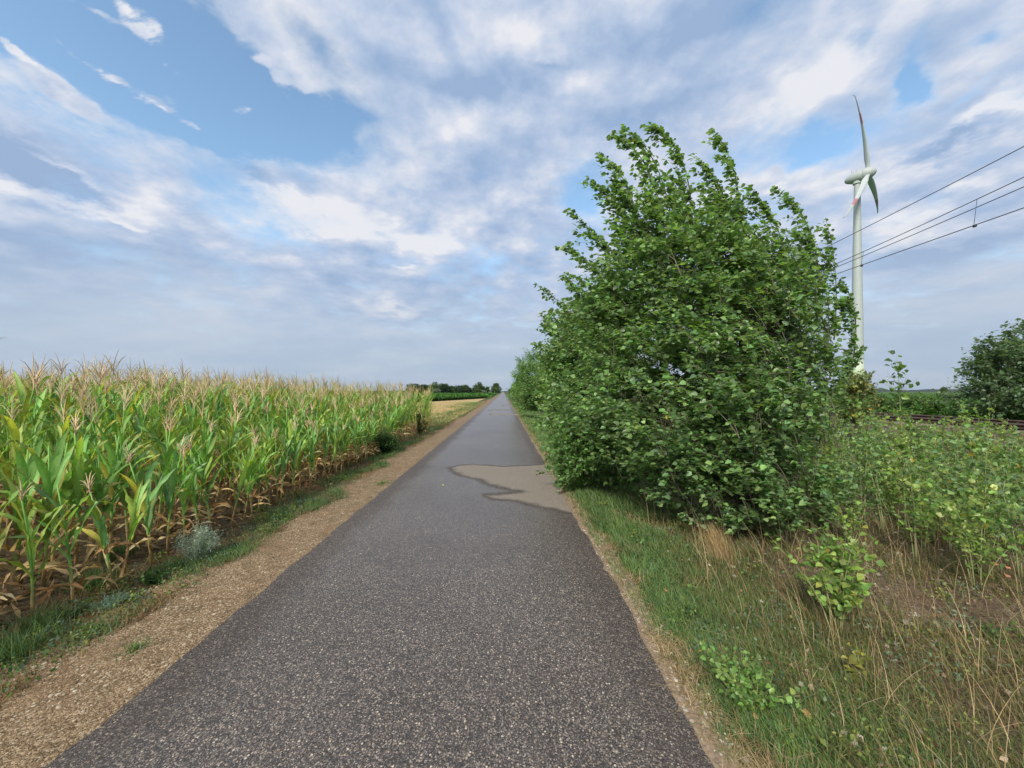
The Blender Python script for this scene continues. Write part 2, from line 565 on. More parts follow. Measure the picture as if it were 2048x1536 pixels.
def make_asphalt_mat():
    m, t, p, o = mat_new('wet_asphalt')
    tcn = t.new('ShaderNodeTexCoord')
    ob = tcn.outputs['Object']
    at = t.new('ShaderNodeAttribute', attribute_name='dry')
    n1 = t.noise(ob, 5.0, 6, .7)
    n0 = t.noise(ob, .55, 5, .6)
    sd_ = t.math('ADD', at.outputs['Fac'], t.math('MULTIPLY', t.math('SUBTRACT', n1, .5), .16))
    s = t.new('ShaderNodeSeparateXYZ')
    t.l.new(ob, s.inputs[0])
    nst = t.noise(ob, 55.0, 3, .7)
    sd_ = t.math('ADD', sd_, t.math('MULTIPLY', t.math('SUBTRACT', nst, .5), .16))
    v1 = t.new('ShaderNodeTexVoronoi')
    t.set(v1.inputs['Vector'], ob)
    v1.inputs['Scale'].default_value = 74
    v2 = t.new('ShaderNodeTexVoronoi')
    t.set(v2.inputs['Vector'], ob)
    v2.inputs['Scale'].default_value = 170
    se = t.new('ShaderNodeSeparateColor')
    t.l.new(v1.outputs['Color'], se.inputs[0])
    se2 = t.new('ShaderNodeSeparateColor')
    t.l.new(v2.outputs['Color'], se2.inputs[0])
    stone = t.ramp(se.outputs[1], [(0, (.05, .04, .036)), (.35, (.11, .088, .075)), (.65, (.19, .155, .13)), (.88, (.30, .25, .20)), (1, (.48, .43, .36))])
    small = t.ramp(se2.outputs[1], [(0, (.028, .026, .026)), (.5, (.06, .054, .052)), (.85, (.13, .115, .105)), (1, (.30, .27, .24))])
    isst = t.math('MULTIPLY', t.math('GREATER_THAN', se.outputs[0], .55), t.mr(v1.outputs['Distance'], .46, .38))
    wet = t.mix(1.0, t.mix(isst, small, stone), (1.10, 1.07, 1.0), 'MULTIPLY')
    wet = t.mix(1.0, wet, t.ramp(n0, [(.3, (.82, .80, .80)), (.7, (1.12, 1.12, 1.14))]), 'MULTIPLY')
    dryc = t.mix(.45, wet, (.33, .29, .235))
    dmask = t.mr(sd_, -.05, .09)
    # damp rim: the film of water has gone but the stone is still soaked
    xw = t.math('ADD', s.outputs[0], t.math('MULTIPLY', t.math('SUBTRACT', n0, .5), .5))
    edge = t.math('MAXIMUM', t.mr(xw, -1.55, -1.85), t.mr(xw, .55, .85))
    nearm = t.mr(s.outputs[1], 5.0, 1.6, 0, .45)
    rim = t.math('MULTIPLY', t.mr(sd_, -.16, -.04), t.math('SUBTRACT', 1, dmask))
    damp = t.math('MAXIMUM', t.math('MAXIMUM', rim, t.math('MULTIPLY', edge, .8)), nearm)
    c = t.mix(t.math('MULTIPLY', edge, .35), wet, (.045, .036, .032))
    c = t.mix(t.math('MULTIPLY', rim, .42), c, (.045, .036, .028))
    c = t.mix(dmask, c, dryc)
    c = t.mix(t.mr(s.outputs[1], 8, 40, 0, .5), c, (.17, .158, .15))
    t.set(p.inputs['Base Color'], c)
    ro = t.math('ADD', .36, t.math('MULTIPLY', damp, .3))
    ro = t.math('ADD', ro, t.math('MULTIPLY', dmask, .5), clamp=True)
    t.set(p.inputs['Roughness'], ro)
    t.set(p.inputs['Specular IOR Level'], t.math('SUBTRACT', .5, t.math('MULTIPLY', t.math('MAXIMUM', dmask, damp), .32)))
    h = t.math('ADD', isst, t.math('MULTIPLY', t.mr(v2.outputs['Distance'], .5, 0), .5))
    bump(t, p, h, .75, .004)
    return m


def make_stubble_mat():
    m, t, p, o = mat_new('stubble_earth')
    tcn = t.new('ShaderNodeTexCoord')
    ob = tcn.outputs['Object']
    st = t.noise(t.vm('MULTIPLY', ob, (1, .22, 1)), 6, 5, .65)
    n = t.noise(ob, .5, 6, .6)
    c = t.ramp(st, [(.3, (.20, .14, .06)), (.5, (.38, .29, .14)), (.7, (.52, .42, .22))])
    c = t.mix(t.mr(n, .55, .75), c, (.13, .12, .045))
    t.set(p.inputs['Base Color'], c)
    p.inputs['Roughness'].default_value = .95
    p.inputs['Specular IOR Level'].default_value = .1
    bump(t, p, st, .6, .05)
    return m


def col_mat(name, rough, spec):
    m, t, p, o = mat_new(name)
    a = t.new('ShaderNodeAttribute', attribute_name='Col')
    tcn = t.new('ShaderNodeTexCoord')
    nz = t.noise(tcn.outputs['Object'], .8, 6, .65)
    t.set(p.inputs['Base Color'], t.mix(1.0, a.outputs['Color'], t.ramp(nz, [(.3, (.9, .91, .9)), (.7, (1.05, 1.05, 1.05))]), 'MULTIPLY'))
    p.inputs['Roughness'].default_value = rough
    p.inputs['Specular IOR Level'].default_value = spec
    return m


M_TURB = col_mat('turbine_paint', .55, .35)
M_RAIL = plain('rusty_rail', (.09, .06, .05), .6, .4, .3, .3, 9)
M_SLEEP = plain('weathered_concrete', (.16, .14, .125), .9, .2, 0, .3, 12)
M_WIRE = plain('weathered_wire', (.05, .055, .06), .6, .3, .2, .1, 3)
M_STONE = col_mat('pebble', .85, .25)
M_PETAL = foliage_mat('petal', .6, .2, .3, tcol=(1, 1, 1))

# ------------------------------------------------------------------ ground, gravel shoulder, path, fields


def grid(name, xs, ys, zf, mat, extra=None, smooth=True):
    X, Y = np.meshgrid(xs, ys, indexing='xy')
    Z = zf(X, Y)
    V = np.stack([X, Y, Z], -1).reshape(-1, 3)
    ny, nx = X.shape
    i, j = np.meshgrid(np.arange(ny - 1), np.arange(nx - 1), indexing='ij')
    q = np.stack([i * nx + j, i * nx + j + 1, (i + 1) * nx + j + 1, (i + 1) * nx + j], -1).reshape(-1, 4)
    a = Acc()
    a.add(V, [q], (.3, .3, .3))
    o = a.build(name, mat, smooth=smooth)
    if extra is not None:
        at = o.data.attributes.new('dry', 'FLOAT', 'POINT')
        at.data.foreach_set('value', extra(V[:, 0], V[:, 1]).astype(np.float32))
    return o


def spaced(a, b, step, far, grow=1.25, both=True):
    mid = list(np.arange(a, b + 1e-6, step))
    s, v = step, mid[-1]
    while v < far:
        s *= grow
        v += s
        mid.append(v)
    s, v = step, mid[0]
    lo = []
    while both and v > -far:
        s *= grow
        v -= s
        lo.append(v)
    return np.array(lo[::-1] + mid)


def gz(X, Y):
    z = ground_z(X, Y)
    rough = np.exp(-np.maximum(Y, 0) / 40) * (sm(X, 1.1, 2.0) + sm(-X, 2.8, 3.6) * .6)
    z = z + (fbm(X, Y, 1.1) - .5) * .10 * rough + (fbm(X, Y, 6) - .5) * .035 * rough
    under = sm(X, -2.95, -2.75) * (1 - sm(X, .95, 1.1))
    return z - .03 * under


ground = grid('ground', spaced(-8, 12, .08, 6000), spaced(-2, 16, .09, 6000), gz, make_ground_mat())
tag(ground, kind='structure')


def path_left(y):
    return -1.99 + .03 * (fbm(y * 0 + 1, y, .9) - .5) + .05 * (vn(y * 0, y, 7) - .5)


def path_right(y):
    return .93 + .05 * (fbm(y * 0 + 4, y, .7) - .5) + .06 * (vn(y * 0 + 9, y, 6) - .5)


def strip(name, lf, rf, ys, nx, z, mat, extra=None):
    t = np.linspace(0, 1, nx)
    L, Rr = lf(ys), rf(ys)
    X = L[:, None] + (Rr - L)[:, None] * t[None]
    Y = np.repeat(ys[:, None], nx, 1)
    Z = z(X, Y)
    V = np.stack([X, Y, Z], -1).reshape(-1, 3)
    i, j = np.meshgrid(np.arange(len(ys) - 1), np.arange(nx - 1), indexing='ij')
    q = np.stack([i * nx + j, i * nx + j + 1, (i + 1) * nx + j + 1, (i + 1) * nx + j], -1).reshape(-1, 4)
    a = Acc()
    a.add(V, [q], (.3, .3, .3))
    o = a.build(name, mat, smooth=True)
    if extra is not None:
        at = o.data.attributes.new('dry', 'FLOAT', 'POINT')
        at.data.foreach_set('value', extra(V[:, 0], V[:, 1]).astype(np.float32))
    return o


POLY = [(903, 937), (930, 934.5), (1000, 935.5), (1085, 932), (1200, 931), (1250, 1040), (1160, 1030), (1130, 1024), (1060, 1013), (1000, 1004), (975, 998),
        (1010, 994), (1042, 989), (1000, 979), (960, 965), (925, 951)]
PW = np.array([G(a, b)[:2] for a, b in POLY])


def poly_sd(x, y, P):
    d = np.full(x.shape, 1e9)
    inside = np.zeros(x.shape, bool)
    n = len(P)
    for i in range(n):
        a, b = P[i], P[(i + 1) % n]
        e = b - a
        t = np.clip(((x - a[0]) * e[0] + (y - a[1]) * e[1]) / (e @ e), 0, 1)
        d = np.minimum(d, np.hypot(x - a[0] - t * e[0], y - a[1] - t * e[1]))
        cond = ((a[1] > y) != (b[1] > y))
        with np.errstate(divide='ignore', invalid='ignore'):
            xi = (b[0] - a[0]) * (y - a[1]) / (b[1] - a[1] + 1e-12) + a[0]
        inside ^= cond & (x < xi)
    return np.where(inside, d, -d)


def dryness(x, y):
    wx = x + .30 * (fbm(x, y, 1.3) - .5) + .10 * (fbm(x + 3, y, 5) - .5)
    wy = y + .34 * (fbm(x + 7, y + 2, 1.2) - .5) + .12 * (fbm(x, y + 9, 4.5) - .5)
    s = np.clip(poly_sd(wx, wy, PW), -.4, .4)
    for (xa, xb, ya, yb) in ((-.9, 1.2, 26.6, 28.2), (-.2, 1.2, 44, 47), (-1.4, .6, 33.5, 34.3)):
        b = np.minimum(np.minimum(x - xa, xb - x), np.minimum(y - ya, yb - y))
        s = np.maximum(s, np.clip(b, -.4, .4))
    return s


ys_path = np.concatenate([np.arange(-4, 4.6, .12), np.arange(4.6, 9.8, .035), np.arange(9.8, 30, .15), np.geomspace(30, 1500, 70)])
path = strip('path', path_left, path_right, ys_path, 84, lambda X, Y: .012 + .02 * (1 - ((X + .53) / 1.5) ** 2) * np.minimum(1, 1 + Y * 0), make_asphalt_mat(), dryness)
tag(path, kind='structure')
ys_g = np.concatenate([np.arange(-4, 20, .1), np.geomspace(20, 1500, 60)])
shoulder = strip('gravel_shoulder', lambda y: -2.86 + .6 * (fbm(y * 0 + 2, y, .8) - .5) + .30 * (vn(y * 0, y, 3.5) - .5), lambda y: path_left(y) + .08, ys_g, 14,
                 lambda X, Y: .006 + .02 * (fbm(X, Y, 2.5) - .5) * sm(-X, 2.1, 2.4) - .012 * sm(-X, 2.6, 2.95), make_gravel_mat())
tag(shoulder, kind='structure')
rshoulder = strip('path_edge_dirt', lambda y: path_right(y) - .06, lambda y: 1.06 + .22 * (fbm(y * 0 + 7, y, 1.1) - .4), ys_g, 8,
                  lambda X, Y: .005 + 0 * X, plain('edge_dirt', (.22, .165, .115), .95, .1, 0, .45, 60))
tag(rshoulder, kind='structure')


def quad_sheet(name, pts, z, mat, nsub=40):
    P = np.array(pts, float)
    u = np.linspace(0, 1, nsub)
    U, Vv = np.meshgrid(u, u)
    X = (P[0, 0] * (1 - U) + P[1, 0] * U) * (1 - Vv) + (P[3, 0] * (1 - U) + P[2, 0] * U) * Vv
    Y = (P[0, 1] * (1 - U) + P[1, 1] * U) * (1 - Vv) + (P[3, 1] * (1 - U) + P[2, 1] * U) * Vv
    V = np.stack([X, Y, z + 0 * X], -1).reshape(-1, 3)
    i, j = np.meshgrid(np.arange(nsub - 1), np.arange(nsub - 1), indexing='ij')
    q = np.stack([i * nsub + j, i * nsub + j + 1, (i + 1) * nsub + j + 1, (i + 1) * nsub + j], -1).reshape(-1, 4)
    a = Acc()
    a.add(V, [q], (.3, .3, .3))
    return tag(a.build(name, mat, smooth=True), kind='structure')


# harvested stubble strip beyond the maize, its far edge runs slightly askew
stub = quad_sheet('stubble_field', [(-90, 19.5), (-4.3, 19.5), (-4.3, 120), (-90, 47)], -.02, make_stubble_mat())

# ------------------------------------------------------------------ leaf templates
LEAF_V = np.array([[0, 0, 0], [0, .55, -.03], [0, 1.1, -.12], [-.46, .30, .10], [-.34, .66, .07], [.46, .30, .10], [.34, .66, .07]])
LEAF_F = [[[0, 1, 4, 3], [0, 5, 6, 1]], [[1, 2, 4], [1, 6, 2]]]
OVAL_V = np.array([[0, 0, 0], [-.33, .5, .06], [0, 1, -.05], [.33, .5, .06]])
OVAL_F = [[[0, 3, 2], [0, 2, 1]]]
NARROW_V = np.array([[0, 0, 0], [-.12, .4, .03], [0, 1, -.08], [.12, .4, .03]])
NEEDLE_V = np.array([[0, 0, 0], [-.07, .35, .02], [.05, 1, 0], [.07, .35, 0]])
TEMPL = {'leaf': (LEAF_V, LEAF_F), 'oval': (OVAL_V, OVAL_F), 'narrow': (NARROW_V, OVAL_F), 'needle': (NEEDLE_V, OVAL_F)}


def bez(p0, p1, p2, n):
    t = np.linspace(0, 1, n)[:, None]
    return (1 - t) ** 2 * p0 + 2 * t * (1 - t) * p1 + t * t * p2


def put_leaves(acc, pos, sdir, size, cols, wind, r, kind='leaf', windk=.9, upk=.8, var=.32, yellow=0.0, jit=.6):
    n = len(pos)
    if n == 0:
        return
    tip = wind[None] * windk + sdir * .45 + r.normal(0, jit, (n, 3)) + np.array([0, 0, -.15])
    nm = np.array([0, 0, upk]) + r.normal(0, .55, (n, 3))
    M = frames(tip, nm)
    base = np.array(cols)[r.integers(0, len(cols), n)]
    c = base * (1 + r.normal(0, var, (n, 1))).clip(.45, 1.7)
    c[:, 0] *= (1 + r.normal(0, .1, n))
    if yellow:
        k = r.random(n) < yellow
        c[k] = np.array([.42, .33, .05]) * r.uniform(.6, 1.1, (k.sum(), 1))
    tv, tf = TEMPL[kind]
    sz = size * r.uniform(.45, 1.25, (n, 1)) * np.stack([r.uniform(.8, 1.15, n), np.ones(n), np.ones(n)], -1)
    acc.stamp(tv, tf, pos, M, sz, np.clip(c, .004, .8))


def tree(name, label, cat, base, stems, ells, n_shoots, leaf=.06, cols=((.06, .12, .025),), wind=(-1, .1, .1), spikes=(), group=None, seed=1,
         r0=.035, lpm=42, shoot_len=1.0, twigs=6, twig_len=.28, kind='leaf', mat=None, bark=(.12, .115, .075), yellow=0.0, bend=.28, droop=0.0, windk=.9, upk=.8, shell=.45, stream=0.0, jit=.6):
    r = np.random.default_rng(seed)
    base = np.array(base, float)
    wind = np.array(wind, float)
    wn_ = wind / np.linalg.norm(wind)
    trunk, branch, crown = Acc(), Acc(), Acc()
    SP = []
    for i, e in enumerate(stems):
        e = np.array(e, float) - base
        off = np.append(r.normal(0, .05, 2), -.08)
        mid = off * .5 + e * np.array([.35, .35, .55]) + np.array([.12, 0, 0]) * e[2] * .3 + r.normal(0, .06, 3)
        P = bez(off, mid, e, 12)
        k = 1 if i == 0 else r.uniform(.5, .8)
        trunk.tube(P, np.linspace(r0 * k, .006, 12), 6, bark)
        SP.append(P)
    SPa = np.concatenate(SP)
    # targets
    E = [(np.array(c) - base, np.array(rad)) for c, rad in ells]
    XMAX = max(c[0] + .35 * rad[0] for c, rad in E)
    vol = np.array([rad[0] * rad[1] * rad[2] for _, rad in E]) ** .8
    vol /= vol.sum()
    LP, LD = [], []

    def leafy(P, frac, dens):
        L = np.linalg.norm(np.diff(P, axis=0), axis=1).sum()
        n = max(2, int(L * (1 - frac) * dens))
        t = r.uniform(frac, 1, n) * (len(P) - 1)
        i = np.minimum(t.astype(int), len(P) - 2)
        f = (t - i)[:, None]
        q = P[i] * (1 - f) + P[i + 1] * f
        d = nrm(P[i + 1] - P[i])
        LP.append(q + r.normal(0, leaf * .35, q.shape))
        LD.append(d)

    def shoot(q, p, rad, nt, tl, fr=.3):
        v = p - q
        L = np.linalg.norm(v)
        p1 = q + v * .5 + np.array([0, 0, .22 * L]) - wn_ * bend * .45 * L * (1 if v[2] > 0 else .3)
        pe = p + wn_ * bend * .3 * L - np.array([0, 0, droop * L])
        P = bez(q, p1, pe, 7)
        branch.tube(P, np.linspace(rad, .0022, 7), 3, bark)
        leafy(P, fr, lpm)
        for _ in range(nt):
            t = r.uniform(fr, .97)
            i = int(t * 6)
            a = P[i] * (1 - (t * 6 - i)) + P[min(i + 1, 6)] * (t * 6 - i)
            d = nrm(P[min(i + 1, 6)] - P[i] if i < 6 else P[6] - P[5])
            dd = nrm(d * .7 + nrm(r.normal(0, 1, 3)) * .8 + wn_ * .35 + np.array([0, 0, .12]))
            tl2 = tl * r.uniform(.5, 1.3)
            Q = bez(a, a + dd * tl2 * .5, a + dd * tl2 + wn_ * tl2 * .25, 4)
            branch.tube(Q, np.linspace(rad * .35 + .001, .0012, 4), 3, bark)
            leafy(Q, .12, lpm)

    for _ in range(n_shoots):
        k = r.choice(len(E), p=vol)
        c, rad = E[k]
        d = nrm(r.normal(0, 1, 3))
        p = c + rad * d * r.uniform(shell, 1.0) ** .6
        if p[2] + base[2] < ground_z(p[0] + base[0], 0) + .12:
            p[2] = r.uniform(.08, .4) + ground_z(p[0] + base[0], 0) - base[2]
        dist = np.linalg.norm((SPa - p) * np.array([1, 1, .8]), axis=1) + np.where(SPa[:, 2] > p[2] - .05, 1.2, 0) + r.uniform(0, .5, len(SPa))
        q = SPa[np.argmin(dist)]
        if stream and r.random() < stream:
            out = nrm(p - c + np.array([0, 0, .01]))
            dn = nrm(np.array([-.55, 0, .85]) + out * .45 + r.normal(0, .22, 3))
            q2 = p - dn * shoot_len * r.uniform(.7, 1.2)
            q2[0] = min(q2[0], XMAX)
            branch.tube(bez(q, q * .5 + q2 * .5 + np.array([.1, 0, -.05]), q2, 6), np.linspace(.006, .004, 6), 3, bark)
            q = q2
        v = p - q
        L = np.linalg.norm(v)
        if L > shoot_len * 1.8:
            branch.tube(bez(q, q + v * .3 + np.array([0, 0, .1 * L]), p - v * shoot_len / L, 6), np.linspace(.007, .004, 6), 3, bark)
            q = p - v * shoot_len / L
        shoot(q, p, .0055, twigs, twig_len)
    for sp in spikes:
        P0, P1, P2 = [np.array(x, float) - base for x in sp[:3]]
        P = bez(P0, P1, P2, 12)
        branch.tube(P, np.linspace(.011, .0022, 12), 4, bark)
        leafy(P, .15, lpm * 1.3)
        for _ in range(sp[3] if len(sp) > 3 else 10):
            t = r.uniform(.1, .92)
            i = int(t * 11)
            dd = nrm(nrm(P[i + 1] - P[i]) * .9 + nrm(r.normal(0, 1, 3)) * .6 + wn_ * .5)
            tl2 = twig_len * r.uniform(.6, 1.3) * (1.25 - t * .75)
            Q = bez(P[i], P[i] + dd * tl2 * .5, P[i] + dd * tl2 + wn_ * tl2 * .3, 4)
            branch.tube(Q, np.linspace(.003, .0012, 4), 3, bark)
            leafy(Q, .1, lpm * 1.1)
    LPa, LDa = np.concatenate(LP), np.concatenate(LD)
    put_leaves(crown, LPa, LDa, leaf, cols, wn_, r, kind, yellow=yellow, windk=windk, upk=upk, jit=jit)
    root = empty(name, tuple(base), label, cat, group)
    trunk.build('trunk', M_BARK, root, True)
    branch.build('branches', M_BARK, root, True)
    crown.build('crown', mat or M_LEAF, root)
    return root


def EL(px, py, rx, ry, Y, rd):
    """an ellipsoid of foliage centred where the photo pixel meets depth Y"""
    return (A3(px, py, Y), (rx / F * Y, rd, ry / F * Y))


# ------------------------------------------------------------------ wind turbine
def blade_mesh_acc(red=True):
    a = Acc()
    L, n, k = 40.0, 30, 12
    ss = np.linspace(0, 1, n)
    V, C = [], []
    for s_ in ss:
        chord = 1.8 + (2.7 - 1.8) * sm(s_, .03, .16) if s_ < .16 else 2.7 * (1 - (s_ - .16) / .84) ** .8 * .88 + .45
        th = 1.9 * (1 - s_) ** 1.6 * (.95 if s_ < .06 else .62) + .12
        tw = R(62 - 30 * s_)
        an = np.arange(k) * 2 * math.pi / k
        cx = np.cos(an) * chord / 2 - chord * .12 * (s_ > .06)
        cy = np.sin(an) * th / 2 * (1 + .35 * np.cos(an) * (s_ > .06))
        x = cx * math.cos(tw) - cy * math.sin(tw)
        y = cx * math.sin(tw) + cy * math.cos(tw) - 3.2 * s_ ** 2.2
        if s_ > .97:
            y = y - (s_ - .97) * 25
        V.append(np.stack([x, y, np.full(k, 1.2 + s_ * (L - 1.2))], -1))
        band = red and (.62 < s_ < .74)
        tipc = s_ >= .74
        C.append(np.tile((.32, .15, .16) if band else ((.36, .39, .39) if tipc else (.38, .42, .42)), (k, 1)))
    V, C = np.concatenate(V), np.concatenate(C)
    i, j = np.meshgrid(np.arange(n - 1), np.arange(k), indexing='ij')
    q = np.stack([i * k + j, i * k + (j + 1) % k, (i + 1) * k + (j + 1) % k, (i + 1) * k + j], -1).reshape(-1, 4)
    a.add(V, [q, np.array([[(n - 1) * k + m for m in range(k)]])], C)
    return a


def lathe(acc, prof, n, axis='z', cols=(.5, .5, .5), cfun=None):
    an = np.arange(n) * 2 * math.pi / n
    V = []
    for (r_, z_) in prof:
        if axis == 'z':
            V.append(np.stack([np.cos(an) * r_, np.sin(an) * r_, np.full(n, z_)], -1))
        else:
            V.append(np.stack([np.cos(an) * r_, np.full(n, z_), np.sin(an) * r_], -1))
    V = np.concatenate(V)
    m = len(prof)
    i, j = np.meshgrid(np.arange(m - 1), np.arange(n), indexing='ij')
    q = np.stack([i * n + j, i * n + (j + 1) % n, (i + 1) * n + (j + 1) % n, (i + 1) * n + j], -1).reshape(-1, 4)
    c = np.array([cfun(v) for v in V]) if cfun else cols
    acc.add(V, [q], c)


HUBC = A3(1737, 347, 200.0)
AX = R(144)
adir = np.array([math.sin(AX), math.cos(AX), 0.0])
tpos = HUBC - adir * 4.4
turb = empty('wind_turbine', (tpos[0], tpos[1], 0), 'tall white three-bladed wind turbine with red bands on its blades, large beside the poplar', 'wind turbine', rz=-AX)
hubz = HUBC[2]
ta = Acc()
prof = []
for z in list(np.linspace(-1, 40, 24)) + list(np.linspace(44, hubz - 3.4, 24)):
    t_ = z / (hubz - 3.4)
    prof.append((1.3 + 1.75 * (1 - t_) ** 1.05 + .35 * max(0, 1 - z / 18) ** 2, z))


def towercol(v):
    z = v[2]
    pale = np.array([.34, .38, .37])
    if z > 17:
        return pale
    k = int(z / 3.0)
    g = [(.18, .30, .10), (.24, .37, .14), (.31, .43, .21), (.39, .49, .31), (.46, .54, .41), (.51, .57, .48)][min(max(k, 0), 5)]
    return np.array(g)


lathe(ta, prof, 40, 'z', cfun=towercol)
ta.build('tower', M_TURB, turb, True)
na = Acc()
pr = [(0.02, -5.1), (.8, -5.0), (1.15, -4.8), (1.8, -3.9), (2.4, -2.7), (2.9, -1.2), (3.1, .3), (3.15, 1.6), (3.05, 2.4), (3.0, 2.45)]
lathe(na, [(r_, y_) for r_, y_ in pr], 32, 'y', (.34, .38, .37))
nac = na.build('nacelle', M_TURB, turb, True)
nac.location = (0, 0, hubz)
nac.rotation_euler = (R(3), 0, 0)
va = Acc()
lathe(va, [(.02, -5.16), (.5, -5.1), (.58, -4.8)], 20, 'y', (.12, .13, .13))
va.build('vent', M_TURB, nac, True)
ma = Acc()
ma.tube([(0, -1.9, 2.4), (0, -2.0, 3.9), (.25, -2.0, 4.2), (.3, -2.0, 4.6)], .07, 5, (.2, .2, .2))
ma.build('weather_mast', M_TURB, nac)
ba = Acc()
ba.box((0, .3, 3.3), (.9, .9, .6), (.4, .42, .4))
ba.build('beacon_lamp', M_TURB, nac)
pa = Acc()
lathe(pa, [(1.75, -3.6), (1.9, -3.0), (2.0, -2.4)], 28, 'z', (.45, .5, .46))
ped = pa.build('pedestal', M_TURB, turb, True)
ped.location = (0, 0, hubz)
ha = Acc()
lathe(ha, [(3.0, 2.55), (3.05, 3.2), (2.95, 4.4), (2.5, 5.7), (1.7, 6.8), (.8, 7.4), (.02, 7.6)], 32, 'y', (.35, .39, .38))
hub = ha.build('hub', M_TURB, turb, True)
hub.location = (0, 0, hubz)
hub.rotation_euler = (R(3), 0, 0)
bm_ = blade_mesh_acc().mesh('blade', M_TURB, True)
for k in range(3):
    b = bpy.data.objects.new('blade', bm_)
    COL.objects.link(b)
    b.parent = turb
    b.location = (0, 4.4, hubz)
    b.rotation_mode = 'XYZ'
    b.rotation_euler = (0, R(16.3 + 120 * k), 0)
FT = 'small far wind turbine, '
for (px, Y, top, lab, ph) in ((1775, 2300, 752, 'left of the two beside the tall sapling', 10), (1788, 3000, 759, 'lower one just left of the tall sapling', 50),
                              (1896, 2700, 755, 'left of the pair by the dark bush', 30), (1909, 2300, 747, 'right one of the pair by the dark bush', 0),
                              (791, 3600, 773, 'above the end of the maize field', 70)):
    c = dup(turb)
    c.location = ((px - VX) / F * Y, Y, (VY - top) / F * Y - hubz + H - 2)
    c.rotation_euler[2] = -R(144 + ph)
    c['label'] = FT + lab
    c['group'] = 'far wind turbines on the horizon'
    bl = [x for x in c.children if x.name.startswith('blade')]
    for q, x in enumerate(bl):
        x.rotation_euler[1] = R(ph * 1.7 + 120 * q)

# ------------------------------------------------------------------ railway and its wires
TX = 13.0
tr = empty('railway_track', (TX, 20, .66), 'rusty railway track on a low gravel bed behind the saplings', 'railway track')
for dx_ in (-.75, .75):
    ra = Acc()
    for (w_, h_, z_) in ((.14, .02, .06), (.03, .11, .125), (.07, .045, .20)):
        ra.box((dx_, 0, z_), (w_, 130, h_))
    ra.build('rail', M_RAIL, tr)
sa = Acc()
sa.box((0, 0, 0), (2.5, .26, .14))
sme = sa.mesh('sleeper', M_SLEEP)
for k in range(90):
    s_ = bpy.data.objects.new('sleeper', sme)
    COL.objects.link(s_)
    s_.parent = tr
    s_.location = (0, -22 + k * .65, 0)


def wire(ys, x, z, rad, name, parent, loc):
    a = Acc()
    P = np.stack([np.full(len(ys), 0.0) + x - loc[0], ys - loc[1], z(ys) - loc[2]], -1)
    a.tube(P, rad, 5, (.05, .05, .05))
    return a.build(name, M_WIRE, parent, True)


def sag(ymin, z0, k):
    def f(y):
        u = (np.asarray(y, float) - ymin + 30) % 60 - 30
        return z0 + k * u * u
    return f


yw = np.linspace(-60, 420, 481)
feed = Acc()
zf = sag(30, 7.14, .00152)
feed.tube(np.stack([yw * 0 + TX, yw, zf(yw)], -1), .012, 5, (.05, .05, .05))
tag(feed.build('feeder_wire', M_WIRE, None, True), 'topmost single overhead wire sloping across the sky past the turbine tower', 'power line')
loc = (TX, 10, 6.24)
cat = empty('overhead_line', loc, 'three lower overhead railway wires joined by thin droppers', 'overhead line')
zm = sag(24, 6.43, .0029)
zx = sag(24, 6.44, .0021)
wire(yw, TX + .05, zm, .012, 'messenger_wire', cat, loc)
wire(yw, TX + .25, zx, .012, 'auxiliary_wire', cat, loc)
wire(yw, TX, lambda y: 6.24 + 0 * y, .013, 'contact_wire', cat, loc)
for k in range(8):
    y = 10.62 + 3.35 * (k - 1)
    a = Acc()
    a.tube([(0, y - loc[1] + .02, 0), (.06, y - loc[1], float(zm(y)) - loc[2])], .007, 4, (.1, .1, .1))
    a.box((0, y - loc[1], -.02), (.03, .08, .07), (.1, .1, .1))
    a.build('dropper', M_WIRE, cat)

# ------------------------------------------------------------------ maize
GREENS = np.array([(.17, .32, .08), (.20, .35, .09), (.145, .275, .10), (.26, .39, .095), (.14, .265, .115)])
YELL = np.array([(.40, .42, .08), (.52, .47, .10), (.34, .40, .08)])
TAN = np.array([(.56, .40, .20), (.46, .31, .14), (.64, .50, .28), (.40, .23, .10)])


def leaf_strip(acc, p0, az_, L, wd, a0, arch, r, col, nseg=7, twist=0.0, curl=.35):
    t = np.linspace(0, 1, nseg + 1)
    th = a0 + arch * t ** 1.5
    ds = L / nseg
    hd = np.array([math.cos(az_), math.sin(az_), 0.0])
    sd_ = np.array([-math.sin(az_), math.cos(az_), 0.0])
    step = np.sin(th)[:, None] * hd + np.cos(th)[:, None] * np.array([0, 0, 1.0])
    P = p0 + np.concatenate([np.zeros((1, 3)), np.cumsum(step[:-1] * ds, 0)])
    nn = nrm(np.cross(sd_[None], step)) * -1
    wv = wd * .5 * np.clip(.45 + 2.2 * t, 0, 1) * (1 - t ** 2.6)
    tw = twist * t
    S = np.cos(tw)[:, None] * sd_ + np.sin(tw)[:, None] * nn
    N = np.cross(step, S)
    N *= np.where(N[:, 2:3] < 0, -1, 1)
    wav = .012 * np.sin(t * 17 + r.uniform(0, 6)) * (t > .1)
    Lf = P + S * wv[:, None] + N * (curl * wv + wav)[:, None]
    Rt = P - S * wv[:, None] + N * (curl * wv - wav)[:, None]
    V = np.stack([Lf, P, Rt], 1).reshape(-1, 3)
    i = np.arange(nseg)[:, None]
    q = np.concatenate([np.concatenate([i * 3 + 0, i * 3 + 1, i * 3 + 4, i * 3 + 3], 1), np.concatenate([i * 3 + 1, i * 3 + 2, i * 3 + 5, i * 3 + 4], 1)])
    C = np.repeat(np.asarray(col)[None], len(V), 0).copy()
    C[1::3] *= 1.35
    if r.random() < .35:
        C[-6:] = C[-6:] * .4 + np.array([.45, .36, .12]) * .6
    acc.add(V, [q], C)


